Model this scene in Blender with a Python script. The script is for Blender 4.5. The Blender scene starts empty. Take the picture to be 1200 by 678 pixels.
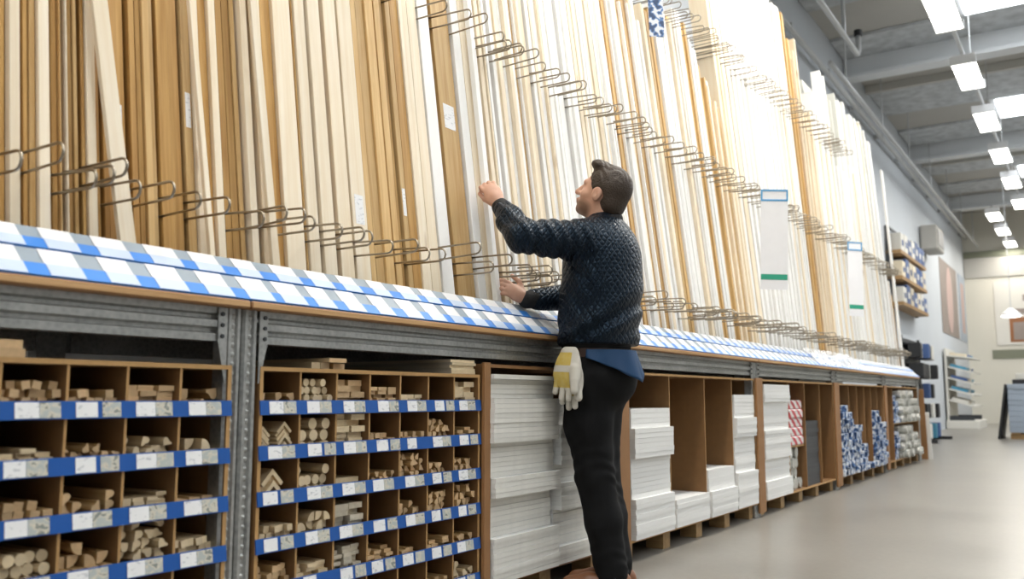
import bpy, bmesh, math, random
import numpy as np
from mathutils import Vector, Matrix
rnd = random.Random(7)
S = bpy.context.scene
COL = S.collection
R = math.radians

# ------------------------------------------------------------------ camera, world, exposure
CAM_YAW, CAM_PITCH, CAM_H, FPX = 33.044, 6.897, 0.80, 1050.0
cam_d = bpy.data.cameras.new('camera'); cam = bpy.data.objects.new('camera', cam_d); COL.objects.link(cam)
cam.location = (0, 0, CAM_H)
cam.rotation_euler = (R(90 + CAM_PITCH), 0, R(CAM_YAW - 90))
cam_d.sensor_width = 36.0; cam_d.lens = 36.0 * FPX / 1200.0
cam_d.clip_start = 0.05; cam_d.clip_end = 200
cam_d.dof.use_dof = True; cam_d.dof.focus_distance = 3.75; cam_d.dof.aperture_fstop = 2.6
S.camera = cam
w = bpy.data.worlds.new('world'); S.world = w; w.use_nodes = True
w.node_tree.nodes['Background'].inputs[0].default_value = (0.75, 0.85, 1.0, 1)
w.node_tree.nodes['Background'].inputs[1].default_value = 0.6
S.view_settings.view_transform = 'Standard'; S.view_settings.look = 'None'
S.view_settings.gamma = 1.0; S.view_settings.use_curve_mapping = False
S.view_settings.exposure = 0.0

LAMP_Y, LAMP_Z = 1.30, 5.50
def area(name, loc, sx, sy, power, col=(1, 1, 1), rot=(0, 0, 0)):
    l = bpy.data.lights.new(name, 'AREA'); l.shape = 'RECTANGLE'; l.size = sx; l.size_y = sy
    l.energy = power; l.color = col
    o = bpy.data.objects.new(name, l); o.location = loc; o.rotation_euler = rot; COL.objects.link(o); return o
SKY_X = [-4.7 + 6.1 * k for k in range(6)]          # skylight strips across the hall
SKY_W = [6, 12, 40, 80, 90, 90]
for i, x in enumerate(SKY_X):
    area('skylight_daylight', (x + 0.65, -3.6, 6.36), 1.25, 9.6, SKY_W[i], (0.90, 0.95, 1.0))

# ------------------------------------------------------------------ helpers
def link(o, parent=None):
    COL.objects.link(o)
    if parent is not None: o.parent = parent
    return o
def tag(o, label=None, cat=None, group=None, kind=None):
    if label: o['label'] = label
    if cat: o['category'] = cat
    if group: o['group'] = group
    if kind: o['kind'] = kind
    return o
def thing(name, label, cat, loc=(0, 0, 0), group=None, rot=(0, 0, 0)):
    o = bpy.data.objects.new(name, None); o.empty_display_size = 0.1
    o.location = loc; o.rotation_euler = rot; link(o); return tag(o, label, cat, group)
def obj(name, me, mat=None, parent=None, loc=(0, 0, 0), rot=(0, 0, 0)):
    o = bpy.data.objects.new(name, me); o.location = loc; o.rotation_euler = rot
    if mat is not None and not me.materials: me.materials.append(mat)
    return link(o, parent)
_cache = {}
def mesh(name, verts, faces, mats=(), idx=None, smooth=False):
    me = bpy.data.meshes.new(name); me.from_pydata([tuple(v) for v in verts], [], [tuple(f) for f in faces])
    for m in mats: me.materials.append(m)
    if idx is not None:
        for p, i in zip(me.polygons, idx): p.material_index = i
    if smooth:
        for p in me.polygons: p.use_smooth = True
    me.update(); return me
BF = [(0, 3, 2, 1), (4, 5, 6, 7), (0, 1, 5, 4), (1, 2, 6, 5), (2, 3, 7, 6), (3, 0, 4, 7)]   # -z +z -y +x +y -x
def bverts(x0, x1, y0, y1, z0, z1):
    return [(x0, y0, z0), (x1, y0, z0), (x1, y1, z0), (x0, y1, z0), (x0, y0, z1), (x1, y0, z1), (x1, y1, z1), (x0, y1, z1)]
def box(x0, x1, y0, y1, z0, z1, mat, front=None, end=None, bev=0.0):
    """cached box mesh; front = material of the -Y face"""
    key = ('b', round(x0, 4), round(x1, 4), round(y0, 4), round(y1, 4), round(z0, 4), round(z1, 4), mat.name, front.name if front else '', round(bev, 4))
    if key in _cache: return _cache[key]
    mats = [mat] + ([front] if front else [])
    if bev <= 0:
        me = mesh('box', bverts(x0, x1, y0, y1, z0, z1), BF, mats, [0, 0, 1 if front else 0, 0, 0, 0])
    else:
        bm = bmesh.new(); vs = [bm.verts.new(v) for v in bverts(x0, x1, y0, y1, z0, z1)]
        for i, f in enumerate(BF):
            fc = bm.faces.new([vs[k] for k in f]); fc.material_index = 1 if (front and i == 2) else 0
        bmesh.ops.bevel(bm, geom=list(bm.edges), offset=bev, segments=1, affect='EDGES', profile=0.5)
        me = bpy.data.meshes.new('box'); bm.to_mesh(me); bm.free()
        for m in mats: me.materials.append(m)
    _cache[key] = me; return me
def merge(parts):
    V, F = [], []
    for v, f in parts:
        n = len(V); V += list(v); F += [tuple(i + n for i in q) for q in f]
    return V, F
def prism(profile, axis, a, b):
    """closed profile of 2D points extruded along an axis from a to b; profile axes: x:(y,z) y:(x,z) z:(x,y)"""
    n = len(profile); V = []
    for t in (a, b):
        for p, q in profile:
            V.append({'x': (t, p, q), 'y': (p, t, q), 'z': (p, q, t)}[axis])
    F = [(i, (i + 1) % n, (i + 1) % n + n, i + n) for i in range(n)]
    F += [tuple(range(n))[::-1], tuple(range(n, 2 * n))]
    return V, F
def fixn(me):
    bm = bmesh.new(); bm.from_mesh(me); bmesh.ops.recalc_face_normals(bm, faces=bm.faces); bm.to_mesh(me); bm.free(); return me
def tube(path, r, n=6, closed=False):
    V, F = [], []; P = [Vector(p) for p in path]; m = len(P)
    up = None
    for i, p in enumerate(P):
        t = (P[min(i + 1, m - 1)] - P[max(i - 1, 0)]).normalized()
        if up is None:
            up = t.orthogonal().normalized()
        else:
            up = (up - t * up.dot(t)).normalized()
        b = t.cross(up)
        rr = r[i] if isinstance(r, (list, tuple)) else r
        for k in range(n):
            a = 2 * math.pi * k / n; V.append(tuple(p + (up * math.cos(a) + b * math.sin(a)) * rr))
    for i in range(m - 1):
        for k in range(n):
            F.append((i * n + k, i * n + (k + 1) % n, (i + 1) * n + (k + 1) % n, (i + 1) * n + k))
    F.append(tuple(range(n))[::-1]); F.append(tuple(range((m - 1) * n, m * n)))
    return V, F

# ------------------------------------------------------------------ materials
def nodes(name):
    m = bpy.data.materials.new(name); m.use_nodes = True; nt = m.node_tree
    return m, nt, nt.nodes['Principled BSDF']
def N(nt, t, **kw):
    n = nt.nodes.new(t)
    for k, v in kw.items():
        if isinstance(k, str) and hasattr(n, k) and k not in ('Scale',): setattr(n, k, v)
    return n
def mat(name, col, rough=0.5, metal=0.0, spec=0.5, var=0.0, nscale=8.0, bump=0.0, bscale=60.0, objvar=0.0, emit=None, alpha=None, trans=0.0):
    m, nt, b = nodes(name)
    b.inputs['Base Color'].default_value = (*col, 1); b.inputs['Roughness'].default_value = rough
    b.inputs['Metallic'].default_value = metal; b.inputs['Specular IOR Level'].default_value = spec
    if trans: b.inputs['Transmission Weight'].default_value = trans
    src = None
    tc = N(nt, 'ShaderNodeTexCoord')
    if var > 0:
        no = N(nt, 'ShaderNodeTexNoise'); no.inputs['Scale'].default_value = nscale; no.inputs['Detail'].default_value = 5
        nt.links.new(tc.outputs['Object'], no.inputs['Vector'])
        mx = N(nt, 'ShaderNodeMix'); mx.data_type = 'RGBA'
        mx.inputs[6].default_value = (*[c * (1 - var) for c in col], 1); mx.inputs[7].default_value = (*[min(1, c * (1 + var)) for c in col], 1)
        nt.links.new(no.outputs['Fac'], mx.inputs[0]); src = mx.outputs[2]
    if objvar > 0:
        oi = N(nt, 'ShaderNodeObjectInfo'); mr = N(nt, 'ShaderNodeMapRange')
        mr.inputs[3].default_value = 1 - objvar; mr.inputs[4].default_value = 1 + objvar
        nt.links.new(oi.outputs['Random'], mr.inputs[0])
        hs = N(nt, 'ShaderNodeHueSaturation'); nt.links.new(mr.outputs[0], hs.inputs['Value'])
        if src: nt.links.new(src, hs.inputs['Color'])
        else: hs.inputs['Color'].default_value = (*col, 1)
        src = hs.outputs[0]
    if src: nt.links.new(src, b.inputs['Base Color'])
    if bump > 0:
        nb = N(nt, 'ShaderNodeTexNoise'); nb.inputs['Scale'].default_value = bscale; nb.inputs['Detail'].default_value = 4
        nt.links.new(tc.outputs['Object'], nb.inputs['Vector'])
        bp = N(nt, 'ShaderNodeBump'); bp.inputs['Strength'].default_value = bump; bp.inputs['Distance'].default_value = 0.01
        nt.links.new(nb.outputs['Fac'], bp.inputs['Height']); nt.links.new(bp.outputs[0], b.inputs['Normal'])
    if emit:
        b.inputs['Emission Color'].default_value = (*emit[0], 1); b.inputs['Emission Strength'].default_value = emit[1]
    if alpha is not None: b.inputs['Alpha'].default_value = alpha
    return m
def wood(name, c1, c2, axis='Z', rough=0.55, objvar=0.12, knots=True):
    """grain streaks along an axis with a per object shift and tone"""
    m, nt, b = nodes(name); L = nt.links.new
    tc = N(nt, 'ShaderNodeTexCoord'); oi = N(nt, 'ShaderNodeObjectInfo')
    mul = N(nt, 'ShaderNodeVectorMath'); mul.operation = 'SCALE'; mul.inputs[0].default_value = (37, 53, 29)
    L(oi.outputs['Random'], mul.inputs['Scale'])
    ad = N(nt, 'ShaderNodeVectorMath'); ad.operation = 'ADD'; L(tc.outputs['Object'], ad.inputs[0]); L(mul.outputs[0], ad.inputs[1])
    mp = N(nt, 'ShaderNodeMapping'); s = {'X': (1.0, 26, 26), 'Y': (26, 1.0, 26), 'Z': (26, 26, 1.0)}[axis]
    mp.inputs['Scale'].default_value = s; L(ad.outputs[0], mp.inputs['Vector'])
    n1 = N(nt, 'ShaderNodeTexNoise'); n1.inputs['Scale'].default_value = 1.6; n1.inputs['Detail'].default_value = 6; n1.inputs['Distortion'].default_value = 0.6
    L(mp.outputs[0], n1.inputs['Vector'])
    n2 = N(nt, 'ShaderNodeTexNoise'); n2.inputs['Scale'].default_value = 7.0; n2.inputs['Detail'].default_value = 3
    L(mp.outputs[0], n2.inputs['Vector'])
    mm = N(nt, 'ShaderNodeMath'); mm.operation = 'MULTIPLY_ADD'; mm.inputs[1].default_value = 0.35; L(n2.outputs['Fac'], mm.inputs[0]); L(n1.outputs['Fac'], mm.inputs[2])
    cr = N(nt, 'ShaderNodeValToRGB'); cr.color_ramp.elements[0].position = 0.42; cr.color_ramp.elements[1].position = 0.86
    cr.color_ramp.elements[0].color = (*c1, 1); cr.color_ramp.elements[1].color = (*c2, 1)
    L(mm.outputs[0], cr.inputs['Fac']); src = cr.outputs['Color']
    if knots:
        mk = N(nt, 'ShaderNodeMapping'); k = {'X': (2.2, 9, 9), 'Y': (9, 2.2, 9), 'Z': (9, 9, 2.2)}[axis]; mk.inputs['Scale'].default_value = k
        L(ad.outputs[0], mk.inputs['Vector'])
        vo = N(nt, 'ShaderNodeTexVoronoi'); vo.inputs['Scale'].default_value = 1.0; L(mk.outputs[0], vo.inputs['Vector'])
        kr = N(nt, 'ShaderNodeMapRange'); kr.inputs[1].default_value = 0.05; kr.inputs[2].default_value = 0.13; kr.inputs[3].default_value = 0.55; kr.inputs[4].default_value = 0
        L(vo.outputs['Distance'], kr.inputs[0])
        mk2 = N(nt, 'ShaderNodeMix'); mk2.data_type = 'RGBA'; L(kr.outputs[0], mk2.inputs[0]); L(src, mk2.inputs[6]); mk2.inputs[7].default_value = (c2[0] * 0.45, c2[1] * 0.32, c2[2] * 0.22, 1)
        src = mk2.outputs[2]
    hs = N(nt, 'ShaderNodeHueSaturation'); mr = N(nt, 'ShaderNodeMapRange'); mr.inputs[3].default_value = 1 - objvar; mr.inputs[4].default_value = 1 + objvar
    L(oi.outputs['Random'], mr.inputs[0]); L(mr.outputs[0], hs.inputs['Value']); L(src, hs.inputs['Color'])
    L(hs.outputs[0], b.inputs['Base Color'])
    b.inputs['Roughness'].default_value = rough; b.inputs['Specular IOR Level'].default_value = 0.3
    bp = N(nt, 'ShaderNodeBump'); bp.inputs['Strength'].default_value = 0.12; bp.inputs['Distance'].default_value = 0.004
    L(mm.outputs[0], bp.inputs['Height']); L(bp.outputs[0], b.inputs['Normal'])
    return m
M = {}
M['pale'] = wood('pale_spruce', (0.88, 0.79, 0.64), (0.80, 0.67, 0.48), objvar=0.07)
M['honey'] = wood('honey_pine_recess_shade', (0.56, 0.34, 0.115), (0.36, 0.185, 0.05), objvar=0.2)  # recess shade and golden bounce between boards put into the pine colour
M['tan'] = wood('tan_pine_golden_bounce', (0.68, 0.48, 0.23), (0.50, 0.30, 0.11), objvar=0.14)  # pine tone made more golden to carry bounced light between the boards
M['white_paint'] = mat('white_painted_wood', (0.86, 0.85, 0.82), 0.5, var=0.04, nscale=3, objvar=0.05)
M['grey_paint'] = mat('grey_primed_wood', (0.62, 0.62, 0.57), 0.55, var=0.05, nscale=3, objvar=0.06)
M['strip'] = wood('strip_pine', (0.66, 0.45, 0.22), (0.46, 0.28, 0.11), 'Y', objvar=0.20, knots=False)
M['strip_pale'] = wood('strip_pale_pine', (0.76, 0.62, 0.40), (0.60, 0.44, 0.24), 'Y', objvar=0.15, knots=False)
M['strip_grey'] = wood('strip_whitened', (0.66, 0.60, 0.48), (0.54, 0.47, 0.35), 'Y', objvar=0.15, knots=False)
M['endgrain'] = mat('end_grain', (0.66, 0.45, 0.24), 0.7, var=0.18, nscale=90, objvar=0.18)
M['endgrain_pale'] = mat('pale_end_grain', (0.78, 0.62, 0.39), 0.7, var=0.15, nscale=90, objvar=0.12)
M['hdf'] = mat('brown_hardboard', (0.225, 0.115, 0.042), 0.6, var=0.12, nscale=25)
M['hdf_edge_lit'] = mat('hardboard_edge_lit', (0.50, 0.29, 0.11), 0.65, var=0.15, nscale=60)  # raw board edge and the light on the fronts, both put into this tan
M['panel'] = mat('cabinet_side_board', (0.30, 0.15, 0.058), 0.6, var=0.18, nscale=12)
M['ply_edge'] = wood('plywood_edge', (0.60, 0.38, 0.19), (0.42, 0.24, 0.10), 'X', knots=False)
M['block'] = wood('pallet_block', (0.42, 0.28, 0.13), (0.30, 0.18, 0.08), 'Y', knots=False)
M['melamine'] = mat('white_melamine', (0.82, 0.82, 0.80), 0.42, var=0.03, nscale=4, objvar=0.04)
M['melamine_edge'] = mat('white_board_edge', (0.78, 0.76, 0.70), 0.6, var=0.08, nscale=30, objvar=0.06)
M['dark_melamine'] = mat('anthracite_melamine', (0.045, 0.048, 0.052), 0.5, objvar=0.1)
M['blue'] = mat('blue_plastic', (0.006, 0.080, 0.33), 0.35, var=0.06, nscale=20)
M['blue_strip'] = mat('bright_blue_strip', (0.045, 0.24, 0.72), 0.3, var=0.08, nscale=15)
M['grey_strip'] = mat('grey_blue_plastic', (0.30, 0.36, 0.42), 0.3, var=0.18, nscale=9)
M['steel_wire'] = mat('bronzed_steel_wire', (0.34, 0.30, 0.24), 0.32, 1.0)
M['frame'] = mat('dark_frame_steel', (0.16, 0.16, 0.16), 0.5, 0.6)
def galv():
    m, nt, b = nodes('galvanised_steel'); L = nt.links.new
    tc = N(nt, 'ShaderNodeTexCoord'); vo = N(nt, 'ShaderNodeTexVoronoi'); vo.inputs['Scale'].default_value = 70; L(tc.outputs['Object'], vo.inputs['Vector'])
    no = N(nt, 'ShaderNodeTexNoise'); no.inputs['Scale'].default_value = 7; no.inputs['Detail'].default_value = 6; L(tc.outputs['Object'], no.inputs['Vector'])
    mm = N(nt, 'ShaderNodeMath'); mm.operation = 'MULTIPLY_ADD'; mm.inputs[1].default_value = 0.5; L(vo.outputs['Distance'], mm.inputs[0]); L(no.outputs['Fac'], mm.inputs[2])
    cr = N(nt, 'ShaderNodeValToRGB'); cr.color_ramp.elements[0].position = 0.3; cr.color_ramp.elements[1].position = 0.95
    cr.color_ramp.elements[0].color = (0.26, 0.265, 0.255, 1); cr.color_ramp.elements[1].color = (0.48, 0.48, 0.46, 1)
    L(mm.outputs[0], cr.inputs['Fac']); L(cr.outputs[0], b.inputs['Base Color'])
    b.inputs['Metallic'].default_value = 0.75; b.inputs['Roughness'].default_value = 0.42
    return m
M['galv'] = galv()
def card(name, paper, ink, sx, sz, thr, ink2=None):
    """paper price card with small printed blocks (object coordinates, metres)"""
    m, nt, b = nodes(name); L = nt.links.new
    tc = N(nt, 'ShaderNodeTexCoord'); oi = N(nt, 'ShaderNodeObjectInfo')
    ad = N(nt, 'ShaderNodeVectorMath'); ad.operation = 'ADD'; mul = N(nt, 'ShaderNodeVectorMath'); mul.operation = 'SCALE'; mul.inputs[0].default_value = (5, 3, 7)
    L(oi.outputs['Random'], mul.inputs['Scale']); L(tc.outputs['Object'], ad.inputs[0]); L(mul.outputs[0], ad.inputs[1])
    mp = N(nt, 'ShaderNodeMapping'); mp.inputs['Scale'].default_value = (sx, 1, sz); L(ad.outputs[0], mp.inputs['Vector'])
    no = N(nt, 'ShaderNodeTexNoise'); no.inputs['Scale'].default_value = 1; no.inputs['Detail'].default_value = 2; L(mp.outputs[0], no.inputs['Vector'])
    cr = N(nt, 'ShaderNodeValToRGB'); cr.color_ramp.elements[0].position = thr; cr.color_ramp.elements[1].position = thr + 0.06
    cr.color_ramp.elements[0].color = (*paper, 1); cr.color_ramp.elements[1].color = (*ink, 1)
    if ink2:
        e = cr.color_ramp.elements.new(thr - 0.08); e.color = (*ink2, 1); cr.color_ramp.elements[0].position = thr - 0.16
    L(no.outputs['Fac'], cr.inputs[0]); L(cr.outputs[0], b.inputs['Base Color']); b.inputs['Roughness'].default_value = 0.45
    return m
M['price_card'] = card('price_card_paper', (0.80, 0.80, 0.80), (0.55, 0.56, 0.58), 60, 140, 0.60)
M['photo_card'] = card('photo_card_print', (0.62, 0.57, 0.46), (0.22, 0.24, 0.22), 55, 70, 0.58, (0.42, 0.45, 0.43))
M['white_card'] = mat('white_label_card', (0.80, 0.80, 0.82), 0.3, var=0.05, nscale=12, objvar=0.05)
M['pale_card'] = mat('pale_blue_label_card', (0.56, 0.66, 0.82), 0.3, var=0.08, nscale=14, objvar=0.06)
def floor_mat():
    m, nt, b = nodes('polished_concrete'); L = nt.links.new
    tc = N(nt, 'ShaderNodeTexCoord')
    n1 = N(nt, 'ShaderNodeTexNoise'); n1.inputs['Scale'].default_value = 1.1; n1.inputs['Detail'].default_value = 10; n1.inputs['Roughness'].default_value = 0.65
    n2 = N(nt, 'ShaderNodeTexNoise'); n2.inputs['Scale'].default_value = 30; n2.inputs['Detail'].default_value = 3
    L(tc.outputs['Object'], n1.inputs['Vector']); L(tc.outputs['Object'], n2.inputs['Vector'])
    mm = N(nt, 'ShaderNodeMath'); mm.operation = 'MULTIPLY_ADD'; mm.inputs[1].default_value = 0.25; L(n2.outputs['Fac'], mm.inputs[0]); L(n1.outputs['Fac'], mm.inputs[2])
    cr = N(nt, 'ShaderNodeValToRGB'); cr.color_ramp.elements[0].position = 0.42; cr.color_ramp.elements[1].position = 0.85
    cr.color_ramp.elements[0].color = (0.195, 0.182, 0.160, 1); cr.color_ramp.elements[1].color = (0.285, 0.268, 0.238, 1)
    L(mm.outputs[0], cr.inputs[0]); L(cr.outputs[0], b.inputs['Base Color'])
    mr = N(nt, 'ShaderNodeMapRange'); mr.inputs[3].default_value = 0.26; mr.inputs[4].default_value = 0.36; L(n1.outputs['Fac'], mr.inputs[0]); L(mr.outputs[0], b.inputs['Roughness'])
    b.inputs['Specular IOR Level'].default_value = 0.5
    return m
M['floor'] = floor_mat()
M['wall'] = mat('white_wall_paint', (0.58, 0.61, 0.64), 0.7, var=0.03, nscale=1.5)
M['wall_end'] = mat('cream_wall_paint', (0.70, 0.67, 0.58), 0.7, var=0.04, nscale=1)
M['ceil_speck'] = mat('woodwool_ceiling', (0.52, 0.54, 0.55), 0.9, var=0.5, nscale=5, bump=0.3, bscale=30)
M['ceil_plain'] = mat('grey_concrete_ceiling', (0.46, 0.445, 0.41), 0.85, var=0.06, nscale=2)
M['beam_white'] = mat('white_beam_paint', (0.72, 0.74, 0.75), 0.45, var=0.04, nscale=2)
M['rib'] = mat('pale_rib_paint', (0.52, 0.51, 0.47), 0.7)
M['pipe'] = mat('grey_steel_pipe', (0.55, 0.56, 0.56), 0.4, 0.2)
M['lamp_house'] = mat('white_lamp_housing', (0.8, 0.8, 0.8), 0.4)
M['lamp_glow'] = mat('lamp_diffuser', (0.9, 0.9, 0.88), 0.4, emit=((1.0, 0.97, 0.90), 9.0))
M['sky_glow'] = mat('skylight_pane', (0.9, 0.93, 0.95), 0.3, emit=((0.92, 0.96, 1.0), 6.0))
M['black'] = mat('black_plastic', (0.015, 0.016, 0.018), 0.5)
M['dark'] = mat('dark_metal', (0.05, 0.055, 0.06), 0.5, 0.3)
M['silver'] = mat('silver_foil_wrap', (0.62, 0.62, 0.58), 0.25, 0.6, var=0.2, nscale=40, bump=0.5, bscale=40)
M['green'] = mat('green_print', (0.02, 0.32, 0.20), 0.5)
M['clipblue'] = mat('blue_clip', (0.08, 0.33, 0.62), 0.35)

# ------------------------------------------------------------------ the hall
WALL_Y, END_X, CEIL_Z = 3.40, 32.0, 6.75
def struct(name, me, m, parent=None, loc=(0, 0, 0)):
    o = obj(name, me, m, parent, loc); o['kind'] = 'structure'; return o
X0, Y0 = -8.0, -13.0
struct('floor', box(X0, END_X, Y0, WALL_Y, -0.2, 0, M['floor']), None)
wl = struct('wall_left', box(X0, END_X, WALL_Y, WALL_Y + 0.2, 0, CEIL_Z + 0.2, M['wall']), None)
wf = struct('wall_far', box(END_X, END_X + 0.2, Y0, WALL_Y + 0.2, 0, CEIL_Z + 0.2, M['wall_end']), None)
struct('wall_right', box(X0, END_X, Y0 - 0.2, Y0, 0, CEIL_Z + 0.2, M['wall']), None)
struct('wall_back', box(X0 - 0.2, X0, Y0, WALL_Y, 0, CEIL_Z + 0.2, M['wall']), None)
ce = struct('ceiling', box(X0, END_X, Y0, WALL_Y, CEIL_Z, CEIL_Z + 0.2, M['ceil_plain']), None)
BEAM_X = [-3.85 + 6.6 * k for k in range(6)]
for i, x in enumerate(SKY_X):
    # speckled panel on each side of the glazed strip, then the white cross beam and two ribs
    obj('ceiling_panel', box(0, 1.7, Y0 + 0.05, WALL_Y - 0.02, 0, 0.05, M['ceil_speck']), None, ce, (x - 1.75, 0, CEIL_Z - 0.055))
    obj('ceiling_panel', box(0, 1.3, Y0 + 0.05, WALL_Y - 0.02, 0, 0.05, M['ceil_speck']), None, ce, (x + 1.35, 0, CEIL_Z - 0.055))
    f = obj('skylight_frame', box(-0.06, 1.36, -8.6, 1.45, 0, 0.05, M['beam_white']), None, ce, (x, 0, CEIL_Z - 0.06))
    obj('skylight_pane', box(0, 1.3, -8.5, 1.35, 0, 0.02, M['sky_glow']), None, f, (0, 0, -0.03))
    if BEAM_X[i] < END_X:
        prof = [(-0.16, 0), (0.16, 0), (0.16, 0.06), (0.05, 0.09), (0.05, 0.42), (-0.05, 0.42), (-0.05, 0.09), (-0.16, 0.06)]
        v, fc = prism(prof, 'y', Y0 + 0.05, WALL_Y - 0.01)
        obj('ceiling_beam', fixn(mesh('beam', v, fc, [M['beam_white']])), None, ce, (BEAM_X[i], 0, CEIL_Z - 0.43))
        for dx in (0.95, 1.75):
            obj('ceiling_rib', box(-0.05, 0.05, Y0 + 0.05, WALL_Y - 0.02, 0, 0.14, M['rib']), None, ce, (BEAM_X[i] + dx, 0, CEIL_Z - 0.145))

# lamp rows
def fixture(x, y, z, label, group, power=60):
    t = thing('ceiling_light', label, 'light', (x, y, z), group)
    prof = [(-0.16, 0.0), (0.16, 0.0), (0.13, 0.10), (-0.13, 0.10)]
    v, f = prism([(p, q) for p, q in prof], 'x', -0.62, 0.62)
    obj('housing', fixn(mesh('housing', v, f, [M['lamp_house']])), None, t)
    obj('diffuser', box(-0.6, 0.6, -0.15, 0.15, -0.02, -0.002, M['lamp_glow']), None, t)
    for s in (-0.55, 0.55):
        obj('end_cap', box(-0.03, 0.03, -0.165, 0.165, -0.022, 0.104, M['lamp_house']), None, t, (s * 1.15, 0, 0))
    area('lamp_light', (x, y, z - 0.03), 1.2, 0.28, power, (1.0, 0.95, 0.86))
    return t
for k in range(-7, 5):  # fixtures above and behind the view are added to light board fronts and sides
    fixture(14.3 + 2.6 * k, LAMP_Y, LAMP_Z, 'white fluorescent fixture in the timber aisle row, nearest ones added out of view', 'fixtures over the timber aisle', [40, 42, 48, 72, 105, 62, 36, 30, 30, 30, 30, 30][k + 7])
for k in range(3):
    fixture(26.1 + 2.5 * k, 1.98, LAMP_Z, 'small white fluorescent fixture in the far row near the end wall', 'far fixtures by the end wall', 40)
for y in (-4.2, -9.0):  # unseen lamp rows added to put more light into the hall
    for k in range(6):
        fixture(-3 + 5.2 * k, y, LAMP_Z, 'added unseen fluorescent fixture over the neighbouring aisle', 'added fixtures over the other aisles', 14)
def rod(name, x0, x1, y, z, label, r=0.025, m='pipe'):
    v, f = tube([(0, 0, 0), (x1 - x0, 0, 0)], r, 8)
    return tag(obj(name, mesh(name, v, f, [M[m]], smooth=True), None, None, (x0, y, z)), label, 'conduit')
tr = rod('lamp_trunking', -4.6, 25.3, LAMP_Y, LAMP_Z + 0.135, 'long grey trunking rail carrying the aisle lamp row', 0.03)
for k in range(11):
    v, f = tube([(0, 0, 0), (0, 0, CEIL_Z - LAMP_Z - 0.145)], 0.01, 6)
    obj('suspension_rod', mesh('suspension_rod', v, f, [M['pipe']]), None, tr, (1.2 + 2.6 * k, 0, 0.0))
tr2 = rod('lamp_trunking', 25.4, 31.9, 1.98, LAMP_Z + 0.135, 'short grey trunking rail carrying the far lamps', 0.03)
# pipes along the wall
pz = 0.8 + 1.56 * (WALL_Y - 0.12)
pp = rod('wall_conduit', -2, 31.9, WALL_Y - 0.12, pz, 'long grey conduit running along the white wall under the ceiling', 0.045)
for k in range(16):
    obj('pipe_bracket', box(-0.03, 0.03, -0.05, 0.115, -0.03, 0.05, M['pipe']), None, pp, (1.5 + 2.1 * k, 0, 0))
v, f = tube([(0, 0, 0), (6.4, 0, 0), (6.5, 0, 0.02), (6.55, 0, 0.1), (6.55, 0, 0.42)], 0.04, 8)
p2 = obj('sprinkler_pipe', mesh('sprinkler_pipe', v, f, [M['pipe']], smooth=True), None, None, (7.3, 2.72, 5.95)); tag(p2, 'pale pipe ending in an upturned black valve below the ceiling', 'pipe')
v, f = tube([(0, 0, 0), (0, 0, 0.09)], 0.06, 8); obj('valve', mesh('valve', v, f, [M['black']]), None, p2, (6.55, 0, 0.32))
v, f = tube([(0, 0, 0), (0, 0, 0.8)], 0.03, 8)
obj('hanger', mesh('hanger', v, f, [M['pipe']]), None, p2, (5.6, 0, 0.0))
p3 = rod('sprinkler_pipe', 13.0, 31.9, 2.95, 5.62, 'second grey pipe parallel to the wall conduit towards the far end', 0.04)

for k in range(7):
    v, f = tube([(0, 0, 0), (0, 0, CEIL_Z - 5.62 - 0.01)], 0.012, 6)
    obj('hanger', mesh('hanger', v, f, [M['pipe']]), None, p3, (1.0 + 2.8 * k, 0, 0))
# ------------------------------------------------------------------ the timber rack
YF = 1.97            # plane of the cabinet fronts
SHELF_Z = 1.066
POSTS = [-0.54 + 2.21 * k for k in range(7)]
RX0, RX1 = -0.6, 12.78
rack = thing('timber_rack', 'long galvanised steel rack with blue and white price strip holding upright timber', 'rack', (0, 0, 0))
# shelf decks, one per bay, with a raw plywood front edge
for i in range(6):
    obj('shelf_board', box(0, 2.206, 1.940, 2.95, 1.0445, SHELF_Z, M['panel'], M['ply_edge'], bev=0.004), None, rack, (POSTS[i], 0, 0))
# cross beams with two pressed grooves
bp = [(1.978, 0.952), (1.978, 0.972), (1.990, 0.977), (1.990, 0.985), (1.975, 0.990), (1.975, 1.008), (1.992, 1.013), (1.992, 1.022), (1.978, 1.027), (1.978, 1.044), (2.03, 1.044), (2.03, 0.952)]
bv, bf = prism(bp, 'x', 0.062, 2.148)
bme = fixn(mesh('beam', bv, bf, [M['galv']]))
rv, rf = prism([(y + 0.93, z) for y, z in [(1.978, 0.952), (1.978, 1.044), (2.03, 1.044), (2.03, 0.952)]], 'x', 0.062, 2.148)
rme = fixn(mesh('rear_beam', rv, rf, [M['galv']]))
for i in range(6):
    obj('beam', bme, None, rack, (POSTS[i], 0, 0)); obj('rear_beam', rme, None, rack, (POSTS[i], 0, 0))
# uprights: two ridged channels side by side, rows of pressed dimples, gusset plates
def chan(x0):
    p = [(x0, 2.03), (x0, 1.985), (x0 + 0.006, 1.975), (x0 + 0.015, 1.975), (x0 + 0.019, 1.983), (x0 + 0.032, 1.983), (x0 + 0.036, 1.975), (x0 + 0.045, 1.975), (x0 + 0.051, 1.985), (x0 + 0.051, 2.03)]
    return prism(p, 'z', 0.0, 1.044)
uv, uf = merge([chan(-0.054), chan(0.003)]); ume = fixn(mesh('upright', uv, uf, [M['galv']]))
dv = []
for cx_ in (-0.0285, 0.0285):
    for k in range(38):
        z = 0.06 + 0.026 * k; r = 0.0085
        ring = [(cx_ + r * math.cos(a), 1.9828, z + r * math.sin(a)) for a in [i * math.pi / 3 for i in range(6)]]
        dv.append((ring + [(cx_, 1.9735, z + 0.003)], [(i, (i + 1) % 6, 6) for i in range(6)]))
V_, F_ = merge(dv); dme = fixn(mesh('dimples', V_, F_, [M['galv']], smooth=True))
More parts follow.
